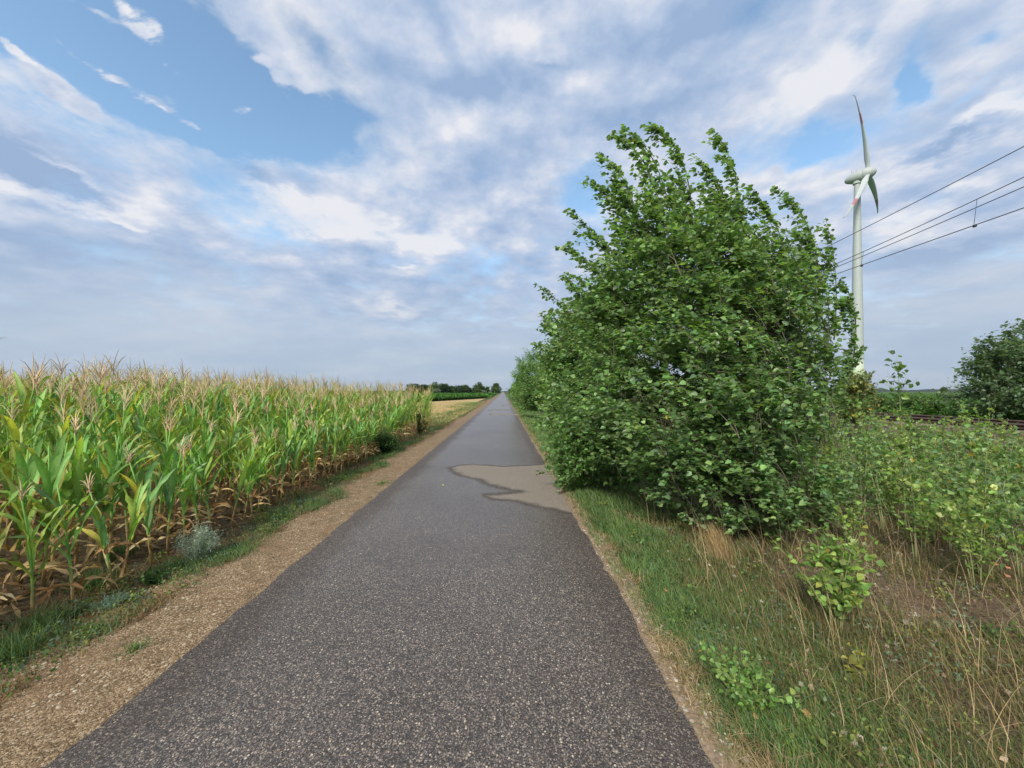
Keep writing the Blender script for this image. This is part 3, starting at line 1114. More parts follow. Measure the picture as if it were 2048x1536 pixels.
def maize(seed, tall, nseg=7, lod=0):
    r = np.random.default_rng(seed)
    S, Gr, Dr, Ta = Acc(), Acc(), Acc(), Acc()
    hs = (1.72 if tall else 1.02) * r.uniform(.93, 1.07)
    lean = r.normal(0, .05, 2) * hs
    z = np.linspace(-.06, hs, 6)
    P = np.stack([lean[0] * (z / hs) ** 2, lean[1] * (z / hs) ** 2, z], -1)
    dryz = .36 if not tall else .62
    c = np.where((z < dryz)[:, None], TAN[r.integers(0, 3)] * .9, GREENS[0] * 1.6)
    S_r = np.interp(z, [0, hs], [.013, .005])
    S.tube(P, S_r, 5 if lod == 0 else 3, np.repeat(c, 5 if lod == 0 else 3, 0))
    at = lambda h: np.array([lean[0] * (h / hs) ** 2, lean[1] * (h / hs) ** 2, h])
    az0 = r.uniform(0, 6.28)
    nl = (12 if tall else 11) if lod == 0 else 8
    g0 = GREENS[r.integers(0, 5)]
    for k in range(nl):
        f = (k + .5) / nl
        h = (.12 + (hs - (.2 if tall else .3) - .12) * f)
        a_ = az0 + math.pi * (k % 2) + r.normal(0, .45)
        dry = h < dryz * r.uniform(.7, 1.1)
        if dry:
            leaf_strip(Dr, at(h), a_, r.uniform(.24, .44), r.uniform(.02, .042), R(r.uniform(30, 90)), R(r.uniform(50, 120)), r, TAN[r.integers(0, 4)] * r.uniform(.6, 1.1), max(5, nseg - 1), r.uniform(-2, 2), .7)
        else:
            g = g0 * r.uniform(.65, 1.4) * np.array([r.uniform(.85, 1.25), 1, r.uniform(.8, 1.2)])
            if r.random() < (.26 if tall else .12):
                g = YELL[r.integers(0, 3)] * r.uniform(.6, 1)
            up = (18 if not tall else 20) + 12 * (1 - f)
            L = (r.uniform(.5, .75) if tall else r.uniform(.45, .72)) * (1 - .25 * f)
            leaf_strip(Gr, at(h), a_, L, r.uniform(.034, .068), R(r.uniform(up * .5, up * 1.2)), R(r.uniform(5, 85)), r, g, nseg, r.normal(0, .6))
    if not tall and r.random() < .6:                      # drooping dry leaves at the bare foot
        for _ in range(2):
            leaf_strip(Dr, at(r.uniform(.22, .42)), r.uniform(0, 6.28), r.uniform(.25, .4), .035, R(60), R(120), r, TAN[r.integers(0, 4)], 6, r.uniform(-2, 2), .8)
    if tall or r.random() < .5:
        top = at(hs)
        tl = r.uniform(.34, .46) if tall else .2
        tc_ = np.array([(.68, .54, .33), (.58, .45, .28), (.72, .62, .38)])[r.integers(0, 3)]
        Ta.tube(bez(top, top + np.array([0, 0, tl * .6]), top + np.array([r.normal(0, .03), r.normal(0, .03), tl]), 5), [.005, .006, .006, .004, .0015], 3, tc_)
        for _ in range(9 if lod == 0 else 5):
            aa = r.uniform(0, 6.28)
            z0 = r.uniform(-.02, tl * .35)
            d = np.array([math.cos(aa), math.sin(aa), 0])
            p0 = top + np.array([0, 0, z0])
            ln = tl * r.uniform(.45, .75)
            Ta.tube(bez(p0, p0 + d * ln * .22 + np.array([0, 0, ln * .75]), p0 + d * ln * .5 + np.array([0, 0, ln * r.uniform(.6, 1)]), 4), [.0032, .004, .0035, .001], 3, tc_ * r.uniform(.8, 1.15))
    return S, Gr, Dr, Ta


SHORT = [maize(100 + k, False) for k in range(14)]
TALL = [maize(200 + k, True) for k in range(16)]
for L_ in (SHORT, TALL):
    for i, parts in enumerate(L_):
        L_[i] = [p.mesh(nm, mt) if p.V else None for p, nm, mt in zip(parts, ('stalk', 'green_leaves', 'dry_leaves', 'tassel'), (M_CORN, M_CORN, M_DRY, M_DRY))]
r = np.random.default_rng(77)
plants = []
ROWX = -3.45
for row in range(60):
    x = ROWX - row * .62
    y = -2.5 + r.uniform(0, .2)
    while y < 18.6:
        y += r.uniform(.13, .24) * (1.15 if row == 0 and y < 5 else 1)
        plants.append((x + r.normal(0, .05), y, row))
plants = np.array(plants)
px_ = plants[:, 0] / np.maximum(plants[:, 1], .01) * F + VX
inview = (plants[:, 1] > .8) & (px_ > -260)
near_side = (plants[:, 1] > -2.6) & (plants[:, 0] > -1.75 * np.maximum(plants[:, 1], 0) - 4.5)
dist = np.hypot(plants[:, 0], plants[:, 1])
score = dist * (1 + .10 * plants[:, 2])
ok = (plants[:, 1] > 1.2) & (px_ > -60)
idx = np.where(ok)[0]
idx = idx[np.argsort(score[idx])][:298]
indiv = set(idx.tolist())


def height_k(x, y, row):
    # edge rows are stunted, the stand rises inward and towards its far corner
    edge = min(1.0, (row + .0) / 4.0)
    base = .60 + .40 * edge ** .8
    base = base + (1 - base) * sm(y, 9.0, 17.5) * .9
    return base * (1.0 + .03 * sm(-y, -7, -3) * edge - .05 * sm(y, 9, 18) + .09 * (fbm(x, y, .5) - .5) * 2)


ORD = 'second third fourth fifth sixth seventh eighth ninth tenth eleventh twelfth thirteenth fourteenth fifteenth sixteenth'.split()
GRP = 'maize plants at the near edge of the field'
first_row = [i for i in idx if plants[i, 2] == 0]
first_row.sort(key=lambda i: plants[i, 1])
for n_, i in enumerate(idx):
    x, y, row = plants[i]
    hk = height_k(x, y, row)
    tall = hk > .80
    var = (TALL if tall else SHORT)[r.integers(0, 16 if tall else 14)]
    s_ = (hk if tall else hk / .62) * r.uniform(.93, 1.07)
    if row == 0:
        k = first_row.index(i)
        if k == 0:
            lab, gr = 'stunted maize plant nearest the camera, at the left border of the photo', None
        elif k == len(first_row) - 1:
            lab, gr = 'farthest separate maize plant of the front row, on its bare tan stalk', None
        elif k < 16:
            lab, gr = ORD[k - 1] + ' maize plant of the front row, counted from the left border', GRP + ', front row'
        else:
            lab, gr = 'short maize plant in the front row, bare tan stalk rising from the weedy verge', GRP + ', front row'
    elif row == 1:
        lab, gr = 'low maize plant in the second row, just behind the front row', GRP + ', second row'
    elif not tall:
        lab, gr = 'half-height maize plant between the front rows and the tall stand', GRP + ', middle rows'
    else:
        lab, gr = 'tall maize plant with a tan tassel, inside the stand behind the short edge rows', GRP + ', tall rows'
    o = empty('maize_plant', (x, y, float(ground_z(x, y))), lab, 'maize plant', gr, r.uniform(0, 6.28))
    o.scale = (s_, s_, s_)
    o.rotation_euler[0] = r.normal(0, .06)
    o.rotation_euler[1] = r.normal(-.04, .07)
    for me, nm in zip(var, ('stalk', 'green_leaves', 'dry_leaves', 'tassel')):
        if me is None:
            continue
        c = bpy.data.objects.new(nm, me)
        COL.objects.link(c)
        c.parent = o


def merged(parts):
    a = Acc()
    for p in parts:
        for V, C in zip(p.V, p.C):
            pass
        n0 = a.n
        if p.V:
            a.V.append(np.concatenate(p.V))
            a.C.append(np.concatenate(p.C))
            for k, l in p.Fs.items():
                a.Fs.setdefault(k, []).extend([f + n0 for f in l])
            a.n += p.n
    V, C = np.concatenate(a.V), np.concatenate(a.C)
    return V, C, {k: np.concatenate(l) for k, l in a.Fs.items()}


LOD = [merged(maize(300 + k, True, 5, 1)) for k in range(10)]
LODs = [merged(maize(400 + k, False, 5, 1)) for k in range(5)]
mass = Acc()
groups = {}
for i in range(len(plants)):
    if i in indiv or not near_side[i]:
        continue
    x, y, row = plants[i]
    hk = height_k(x, y, row)
    key = (hk > .8, r.integers(0, 10 if hk > .8 else 5))
    groups.setdefault(key, []).append((x, y, (hk if hk > .8 else hk / .62) * r.uniform(.88, 1.12)))
for (tl, v), lst in groups.items():
    V, C, Fs = (LOD if tl else LODs)[v]
    A = np.array(lst)
    n = len(A)
    rz = r.uniform(0, 6.28, n)
    M = np.zeros((n, 3, 3))
    M[:, 0, 0] = np.cos(rz)
    M[:, 0, 1] = -np.sin(rz)
    M[:, 1, 0] = np.sin(rz)
    M[:, 1, 1] = np.cos(rz)
    M[:, 2, 2] = 1
    M[:, 0, 2] = r.normal(-.04, .08, n)
    M[:, 1, 2] = r.normal(0, .07, n)
    pos = np.stack([A[:, 0], A[:, 1], ground_z(A[:, 0], A[:, 1])], -1)
    pv = np.einsum('nij,nkj->nki', M, V[None] * A[:, 2][:, None, None]) + pos[:, None]
    tone = r.uniform(.8, 1.2, (n, 1, 1))
    yel = np.clip((r.normal(.24, .2, (n, 1, 1)) + .4 * fbm(A[:, 0], A[:, 1], .35)[:, None, None] - .12), 0, .75)
    cc = C[None] * tone * (1 - yel) + np.array([.42, .39, .10]) * yel
    offs = np.arange(n)[:, None, None] * len(V)
    mass.add(pv.reshape(-1, 3), [f[None] + offs for f in Fs.values()], cc.reshape(-1, 3))
tag(mass.build('maize_field', M_CORN), 'dense mass of tasselled maize filling the field behind its edge plants', 'maize', kind='stuff')
litter = Acc()
n = 2600
yy = r.uniform(1.2, 12, n)
xx = -3.3 - r.gamma(1.5, .9, n)
put_leaves(litter, np.stack([xx, yy, ground_z(xx, yy) + r.uniform(.0, .05, n)], -1), r.normal(0, 1, (n, 3)), .17, [(.22, .135, .065), (.16, .095, .045), (.30, .21, .11)], np.array([0, 0, 0.0]), r, 'narrow', windk=0, jit=.5, upk=1)
tag(litter.build('maize_litter', M_DRY), 'dry fallen maize leaves on the soil between the stalks', 'leaf litter', kind='stuff')

# ------------------------------------------------------------------ grasses
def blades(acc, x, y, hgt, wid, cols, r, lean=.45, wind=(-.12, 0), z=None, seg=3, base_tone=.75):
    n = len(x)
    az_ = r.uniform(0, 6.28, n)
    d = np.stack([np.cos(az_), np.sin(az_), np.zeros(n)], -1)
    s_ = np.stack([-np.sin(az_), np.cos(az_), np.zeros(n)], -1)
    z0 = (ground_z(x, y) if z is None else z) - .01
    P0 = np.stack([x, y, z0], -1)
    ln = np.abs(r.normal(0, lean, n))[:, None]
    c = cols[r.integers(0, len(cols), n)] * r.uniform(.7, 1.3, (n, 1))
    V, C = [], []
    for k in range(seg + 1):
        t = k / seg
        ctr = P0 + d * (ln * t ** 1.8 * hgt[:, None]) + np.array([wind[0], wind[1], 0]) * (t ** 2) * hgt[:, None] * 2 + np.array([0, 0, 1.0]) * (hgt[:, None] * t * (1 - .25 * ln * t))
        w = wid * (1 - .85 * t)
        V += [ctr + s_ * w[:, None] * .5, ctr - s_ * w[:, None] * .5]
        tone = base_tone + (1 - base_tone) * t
        C += [c * tone, c * tone]
    V = np.stack(V, 1)
    C = np.stack(C, 1)
    K = 2 * (seg + 1)
    q = np.array([[2 * k, 2 * k + 1, 2 * k + 3, 2 * k + 2] for k in range(seg)])
    acc.add(V.reshape(-1, 3), [q[None] + np.arange(n)[:, None, None] * K], C.reshape(-1, 3))


def logy(r, n, a, b, p=1.0):
    """depths drawn so that a strip is equally dense in the picture, still a real scatter on the ground"""
    u = r.random(n)
    return a * (b / a) ** (u ** p)


r = np.random.default_rng(8)
GG = np.array([(.12, .23, .065), (.155, .26, .07), (.095, .20, .075), (.21, .27, .075), (.18, .26, .14)])
GY = np.array([(.46, .35, .18), (.37, .27, .14), (.54, .43, .25), (.29, .23, .10)])
gr = Acc()
n = 85000
y = logy(r, n, 1.25, 60)
x = 1.0 + np.abs(r.normal(0, .75, n)) * np.clip(.55 + y * .12, .8, 1.4)
k = (fbm(x, y, 2.2) + .3 * (fbm(x + 5, y, 7) - .5) + r.normal(0, .08, n) > .36 + .12 * (y < 2.3) + .12 * (x < 1.2)) & (x < 3.6)
x, y = x[k], y[k]
wv = .0035 + .0011 * y
hh = r.uniform(.025, .10, len(x)) * (.7 + .7 * fbm(x, y, 1.3)) * (1 - .45 * (x < 1.15)) * (1 + .4 * (y > 4))
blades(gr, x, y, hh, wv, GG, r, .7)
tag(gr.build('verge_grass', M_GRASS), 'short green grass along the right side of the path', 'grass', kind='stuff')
dr = Acc()
n = 44000
y = logy(r, n, 1.25, 60)
x = .98 + np.abs(r.normal(0, .55, n)) * np.clip(.5 + y * .1, .8, 1.5)
k = fbm(x, y, 2.2) + r.normal(0, .12, n) < .44 + .08 * (y < 2.5)
x, y = x[k], y[k]
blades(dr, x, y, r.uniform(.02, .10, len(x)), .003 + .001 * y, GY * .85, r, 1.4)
n = 9000
y = logy(r, n, 1.25, 20)
x = .95 + r.uniform(0, .22, n)
blades(dr, x, y, r.uniform(.01, .05, n), .003 + .001 * y, GY, r, 2.0)
n = 50000
y = logy(r, n, 1.25, 12)
x = r.uniform(1.7, 9.5, n) * np.clip(.45 + y * .14, .55, 1.25)
x, y = x[x > 1.6], y[x > 1.6]
blades(dr, x, y, r.uniform(.01, .045, len(x)), .0035 + .0012 * y, np.array([(.24, .18, .11), (.34, .26, .16), (.16, .115, .075), (.42, .35, .24), (.15, .14, .06)]), r, 3.0)
tag(dr.build('dry_verge_grass', M_DRY), 'short straw-coloured grass and dead thatch on the ground right of the path', 'dry grass', kind='stuff')
# rough ground further right: tall bleached stems, olive undergrowth
tl = Acc()
n = 5200
y = logy(r, n, 1.25, 11)
x = r.uniform(1.7, 7.5, n) * np.clip(.55 + y * .13, .6, 1.2)
k = (fbm(x, y, .9) + .12 * (x < 4.5) + r.normal(0, .1, n) > .50) & (x > 1.55)
x, y = x[k], y[k]
blades(tl, x, y, r.uniform(.10, .36, len(x)) * (1 - .3 * (y > 5)), .0022 + .0006 * y, np.array([(.42, .31, .16), (.35, .24, .125), (.28, .22, .09), (.22, .18, .07), (.50, .41, .25)]), r, .65, seg=4)
n = 420
y = logy(r, n, 1.35, 6)
x = r.uniform(1.8, 5.5, n)
sx_, sy_ = x, y
hh = r.uniform(.35, .62, n)
blades(tl, x, y, hh, .003 + .0004 * y, np.array([(.62, .47, .27), (.52, .38, .21)]), r, .45, seg=5)
tag(tl.build('tall_dry_grass', M_DRY), 'tall bleached grass stems on the rough ground right of the verge', 'dry grass', kind='stuff')
un = Acc()
n = 90000
y = logy(r, n, 1.25, 13)
x = r.uniform(1.6, 9.0, n) * np.clip(.45 + y * .14, .55, 1.3)
k = (fbm(x, y, 1.6) + r.normal(0, .1, n) > .42) & (x > 1.5)
x, y = x[k], y[k]
blades(un, x, y, r.uniform(.02, .16, len(x)), .0032 + .001 * y, np.array([(.13, .18, .055), (.17, .19, .06), (.24, .20, .075), (.09, .15, .05), (.26, .20, .10), (.15, .11, .06)]), r, .9)
tag(un.build('olive_undergrowth', M_GRASS), 'low olive and brown undergrowth among the dry stems', 'undergrowth', kind='stuff')
# left verge between gravel and maize
lv = Acc()
n = 60000
y = logy(r, n, 1.5, 40)
x = -2.72 + .35 * (fbm(y * 0 + 5, y, .9) - .5) * 2 - np.abs(r.normal(0, .42, n)) * np.clip(.7 + y * .05, .8, 1.6) + r.normal(0, .05, n)
m_ = fbm(x, y, 1.7) + .25 * (fbm(x + 9, y, .45) - .5) + r.normal(0, .07, n)
k = (m_ > .60) & (x > -4.6)
x, y = x[k], y[k]
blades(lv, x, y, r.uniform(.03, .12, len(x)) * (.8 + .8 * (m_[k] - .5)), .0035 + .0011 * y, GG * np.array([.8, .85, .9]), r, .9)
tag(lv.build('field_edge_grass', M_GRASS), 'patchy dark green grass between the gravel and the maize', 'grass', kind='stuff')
ld = Acc()
n = 52000
y = logy(r, n, 1.5, 60)
x = -2.6 - np.abs(r.normal(0, .55, n)) * np.clip(.7 + y * .06, .8, 3)
k = fbm(x, y, 1.9) + r.normal(0, .1, n) < .55
x, y = x[k], y[k]
blades(ld, x, y, r.uniform(.015, .08, len(x)), .003 + .0011 * y, GY * np.array([.62, .56, .5]), r, 1.5)
tag(ld.build('dry_field_edge_grass', M_DRY), 'dry brownish grass along the left gravel strip', 'dry grass', kind='stuff')
# stubble
sb = Acc()
n = 60000
y = logy(r, n, 18.6, 62, 1.0)
x = -2.9 - r.random(n) ** 1.4 * (y * 1.0)
blades(sb, x, y, r.uniform(.04, .16, n), .008 + .0012 * y, np.array([(.52, .40, .18), (.45, .33, .14), (.58, .47, .24), (.36, .30, .12)]), r, .5, seg=2)
n = 16000
y = logy(r, n, 18.6, 60)
x = -2.9 - np.abs(r.normal(0, 1.6, n))
k = fbm(x, y, .6) > .47
blades(sb, x[k], y[k], r.uniform(.04, .2, k.sum()), .008 + .0012 * y[k], GG, r, .6, seg=2)
tag(sb.build('stubble', M_DRY), 'golden cut stubble beyond the end of the maize', 'stubble', kind='stuff')


# weeds: small broad leaves close to the ground
def weed_patch(acc, cx, cy, rad, n, size, cols, r, hmax=.12, kind='oval'):
    a_ = r.uniform(0, 6.28, n)
    q = np.sqrt(r.random(n)) * rad
    x = cx + np.cos(a_) * q
    y = cy + np.sin(a_) * q
    z = ground_z(x, y) + r.uniform(.01, 1, n) ** 1.3 * hmax * (1 - (q / rad) ** 2 * .6)
    put_leaves(acc, np.stack([x, y, z], -1), r.normal(0, 1, (n, 3)), size, cols, np.zeros(3), r, kind, windk=0, jit=.8, upk=1.1)


wd = Acc()
for _ in range(420):
    cy = float(logy(r, 1, 1.4, 14)[0])
    cx = r.uniform(1.15, 5.5) * min(1.2, .6 + cy * .12) if r.random() < .6 else -2.75 - abs(r.normal(0, .35))
    if cx > 0 and cx < 1.15:
        continue
    weed_patch(wd, cx, cy, r.uniform(.05, .22), int(r.uniform(30, 130)), r.uniform(.018, .035), [[(.09, .17, .05), (.12, .20, .05), (.07, .13, .055)], [(.20, .24, .06), (.16, .20, .05)], [(.10, .15, .10), (.13, .19, .12)]][int(r.integers(0, 3))], r, r.uniform(.05, .16))
tag(wd.build('low_weeds', M_GRASS), 'low broad-leaved weeds scattered through both verges', 'weeds', kind='stuff')
# litter and pebbles on the bare right-hand ground
lt = Acc()
n = 9000
y = logy(r, n, 1.3, 11)
x = r.uniform(1.7, 9.5, n) * np.clip(.45 + y * .14, .55, 1.2)
k = x > 1.5
x, y = x[k], y[k]
n = len(x)
put_leaves(lt, np.stack([x, y, ground_z(x, y) + .01 + r.uniform(0, .03, n)], -1), r.normal(0, 1, (n, 3)), .035, [(.16, .11, .07), (.10, .07, .045), (.26, .20, .14), (.40, .35, .28), (.22, .12, .06)], np.zeros(3), r, 'oval', windk=0, jit=.6, upk=1.2)
tag(lt.build('leaf_litter', M_DRY), 'brown leaf litter and chips on the bare ground below the saplings', 'leaf litter', kind='stuff')
PB_V = np.array([[1, 0, 0], [.3, .95, .1], [-.8, .6, 0], [-.9, -.4, .1], [.2, -1, 0], [.3, .2, .62], [-.35, -.1, .6]])
PB_F = [[[0, 1, 5], [1, 2, 5], [2, 6, 5], [2, 3, 6], [3, 4, 6], [4, 5, 6], [4, 0, 5]]]
pb = Acc()


def pebbles(x, y, z, sz, cols):
    n = len(x)
    rz = r.uniform(0, 6.28, n)
    M = np.zeros((n, 3, 3))
    M[:, 0, 0] = np.cos(rz)
    M[:, 0, 1] = -np.sin(rz)
    M[:, 1, 0] = np.sin(rz)
    M[:, 1, 1] = np.cos(rz)
    M[:, 2, 2] = 1
    sc = sz[:, None] * np.stack([np.ones(n), r.uniform(.6, .95, n), r.uniform(.5, .9, n)], -1)
    pb.stamp(PB_V, PB_F, np.stack([x, y, z], -1), M, sc, cols[r.integers(0, len(cols), n)] * r.uniform(.7, 1.2, (n, 1)))


n = 14000
y = logy(r, n, 1.3, 16)
x = r.uniform(-2.98, -2.02, n)
pebbles(x, y, .004 + 0 * x - .012 * sm(-x, 2.6, 2.95), np.minimum(r.gamma(3, .0018, n), .022) + .0015, np.array([(.22, .155, .09), (.29, .215, .13), (.17, .115, .065), (.38, .32, .23)]))
n = 1500
y = logy(r, n, 1.3, 12)
x = r.uniform(.93, 1.12, n)
pebbles(x, y, .006 + 0 * x, np.minimum(r.gamma(3, .002, n), .014) + .002, np.array([(.30, .25, .2), (.2, .16, .12), (.42, .38, .32)]))
n = 7000
y = logy(r, n, 2.2, 14)
x = r.uniform(3.2, 11, n)
pebbles(x, y, ground_z(x, y) + .0, r.gamma(3, .005, n), np.array([(.20, .17, .14), (.12, .10, .09), (.36, .33, .29)]))
n = 9000
y = r.uniform(5, 40, n)
x = r.uniform(10.2, 15.6, n)
pebbles(x, y, ground_z(x, y), r.uniform(.02, .05, n), np.array([(.14, .10, .085), (.10, .075, .065), (.2, .16, .14)]))
tag(pb.build('pebbles', M_STONE), 'loose tan and grey pebbles on the gravel strip and rough ground', 'pebbles', kind='stuff')

# ------------------------------------------------------------------ green crop and far fields
EX, EY = [-200, -90, -13.5, -4.3], [30, 42, 58, 93]
cr = Acc()
r = np.random.default_rng(21)


def crop(acc, x, y, top, size, cols):
    n = len(x)
    put_leaves(acc, np.stack([x, y, r.uniform(.25, 1, n) * top], -1), r.normal(0, 1, (n, 3)), size, cols, np.zeros(3), r, 'oval', windk=0, jit=.8, upk=.9)


n = 90000
y = logy(r, n, 38, 260)
x = -y * r.uniform(.0, 1.45, n)
edge = np.interp(x, EX, EY)
k = (y > edge) & (x < -3.6)
crop(cr, x[k], y[k], .75, (.12 + .0035 * y[k]).mean(), [(.06, .15, .03), (.075, .175, .035), (.05, .12, .028)])
xs = r.uniform(-90, -4, 14000)
ye = np.interp(xs, EX, EY) + r.uniform(0, 1.2, 14000)
crop(cr, xs, ye, .75, .3, [(.03, .08, .018), (.045, .11, .02)])
tag(cr.build('green_crop', M_FAR), 'low dark green crop between the stubble and the far trees', 'crop', kind='stuff')
fa_ = Acc()
fx = np.concatenate([np.linspace(-420, -14, 40), np.linspace(-13.5, -4.6, 12)])
fu = np.linspace(0, 1, 30) ** 2
fy = np.interp(fx, EX, EY)[None] * (1 - fu[:, None]) + 300 * fu[:, None]
fX = np.repeat(fx[None], 30, 0)
i, j = np.meshgrid(np.arange(29), np.arange(len(fx) - 1), indexing='ij')
nf = len(fx)
fa_.add(np.stack([fX, fy, fX * 0 + .38], -1).reshape(-1, 3), [np.stack([i * nf + j, i * nf + j + 1, (i + 1) * nf + j + 1, (i + 1) * nf + j], -1).reshape(-1, 4)], (.3, .3, .3))
tag(fa_.build('crop_field', plain('crop_green', (.05, .12, .028), .9, .1, 0, .3, .5), smooth=True), kind='structure')
c2 = Acc()
n = 60000
y = logy(r, n, 9, 220)
x = 16.4 + r.random(n) ** 1.2 * y * 1.5
crop(c2, x, y, .95, .22, [(.06, .13, .025), (.08, .16, .03), (.045, .10, .02)])
tag(c2.build('rail_side_crop', M_FAR), 'mid green crop beyond the railway track', 'crop', kind='stuff')
quad_sheet('rail_side_field', [(16.8, 4), (500, 4), (900, 400), (18.5, 400)], .5, plain('crop_green_two', (.06, .125, .03), .9, .1, 0, .3, .4))

# far tree line
TRL = []


def far_tree(px, top, w, Y, cols, label, cat='tree', seed=0, kind='broad', basez=0.0, group=None, leaf=.55, n=1500, name='far_tree'):
    r = np.random.default_rng(1000 + seed)
    x0 = (px - VX) / F * Y
    hgt = (VY - top) / F * Y + H - basez
    rad = w / F * Y * .5
    root = empty(name, (x0, Y, basez), label, cat, group)
    t = Acc()
    t.tube([(0, 0, -.3), (.1, 0, hgt * .4), (0, 0, hgt * .8)], [.035 * hgt, .025 * hgt, .005 * hgt], 6, (.07, .055, .04))
    for _ in range(5):
        a_ = r.uniform(0, 6.28)
        t.tube([(0, 0, hgt * .25), (math.cos(a_) * rad * .4, math.sin(a_) * rad * .4, hgt * .5), (math.cos(a_) * rad * .7, math.sin(a_) * rad * .7, hgt * .7)], [.015 * hgt, .01 * hgt, .004 * hgt], 4, (.07, .055, .04))
    t.build('trunk', M_BARK, root)
    c = Acc()
    nl = 16
    cen = []
    for _ in range(nl):
        d = nrm(r.normal(0, 1, 3))
        cen.append((d * np.array([rad * .62, rad * .62, hgt * .34]) + np.array([0, 0, hgt * .54]), r.uniform(.3, .5)))
    P = []
    for cc, q in cen:
        d = nrm(r.normal(0, 1, (n // nl, 3))) * (r.uniform(.2, 1, (n // nl, 1)) ** .5)
        P.append(cc + d * np.array([rad * q, rad * q, hgt * .24]) * 1.15)
    P = np.concatenate(P)
    P[:, 2] = np.clip(P[:, 2], .1, hgt)
    put_leaves(c, P, r.normal(0, 1, P.shape), leaf, cols, np.zeros(3), r, 'oval', windk=0, jit=.8, upk=.7)
    c.build('crown', M_FAR, root)
    return root


DK = [(.035, .075, .024), (.045, .09, .027), (.028, .06, .02)]
OL = [(.07, .12, .035), (.09, .135, .04), (.055, .095, .028)]
SV = [(.14, .19, .13), (.18, .23, .17)]
LINE = [(826, 768, 24, DK, 'dark rounded tree at the left end of the far tree line'),
        (846, 770, 22, DK, 'dark low tree second from the left end of the far tree line'),
        (860, 770, 20, OL, 'olive tree in the far line, above the silvery bush'),
        (868, 765, 20, OL, 'taller olive tree rising left of the middle of the far tree line'),
        (886, 768, 20, DK, 'dark tree just right of the silvery bush in the far tree line'),
        (903, 773, 20, OL, 'lower olive tree in the dip left of the middle of the far line'),
        (918, 772, 18, DK, 'dark flat-topped tree in the middle of the far tree line'),
        (930, 771, 18, OL, 'olive tree right of the middle of the far tree line'),
        (944, 770, 20, DK, 'dark tree left of the tallest crown in the far tree line'),
        (956, 765, 18, OL, 'tallest crown in the right half of the far tree line'),
        (970, 773, 16, OL, 'low pale-topped tree left of the round tree at the line end'),
        (991, 768, 20, OL, 'round-headed olive tree at the right end of the far line beside the path')]
for k, (px, top, w, cols, lab) in enumerate(LINE):
    far_tree(px, top, w * 1.25, 255 + (k % 3) * 6, cols, lab, seed=k, group='trees of the far line', leaf=.85, n=2200)
far_tree(872, 778, 22, 244, SV, 'silvery grey-green bush in front of the dark far tree line', 'bush', seed=40, name='far_bush', leaf=.6, n=1500)
far_tree(968, 781, 14, 244, SV, 'small pale bush at the foot of the far line near its right end', 'bush', seed=41, name='far_bush', leaf=.5, n=700)
far_tree(1021, 778, 9, 330, DK, 'tiny dark tree at the vanishing end of the path', seed=42, leaf=.8, n=700)
far_tree(1889, 775, 15, 95, OL, 'small round tree on the horizon left of the big dark bush', seed=43, leaf=.25, n=1500)
# distant wooded ridges on the horizon
def ridge(name, x0, x1, Y, hmax, seed, col, label):
    r = np.random.default_rng(seed)
    a = Acc()
    n = 160
    xs = np.linspace(x0, x1, n)
    hts = hmax * (.25 + .75 * fbm(xs, xs * 0 + seed, 12 / (x1 - x0) * 1.0)) * np.minimum(1, np.minimum(np.arange(n), n - 1 - np.arange(n)) / 8)
    V = []
    for dy_, hk in ((-60, 0), (-30, .75), (0, 1), (40, .8), (80, 0)):
        V.append(np.stack([xs, np.full(n, Y + dy_) + r.normal(0, 5, n), hts * hk * (1 + r.normal(0, .12, n)) - 1], -1))
    V = np.concatenate(V)
    i, j = np.meshgrid(np.arange(4), np.arange(n - 1), indexing='ij')
    q = np.stack([i * n + j, i * n + j + 1, (i + 1) * n + j + 1, (i + 1) * n + j], -1).reshape(-1, 4)
    a.add(V, [q], col)
    return tag(a.build(name, M_FAR), label, 'woods', kind='stuff')


ridge('far_woods', -3400, -1500, 2300, 26, 3, (.03, .05, .025), 'bluish strip of distant woods above the maize tassels')
ridge('far_woods', -700, 120, 1500, 9, 4, (.03, .05, .025), 'thin dark line of distant woods behind the far trees')
ridge('far_woods', 1000, 2400, 1800, 20, 6, (.03, .05, .025), 'distant woods on the horizon beyond the railway')

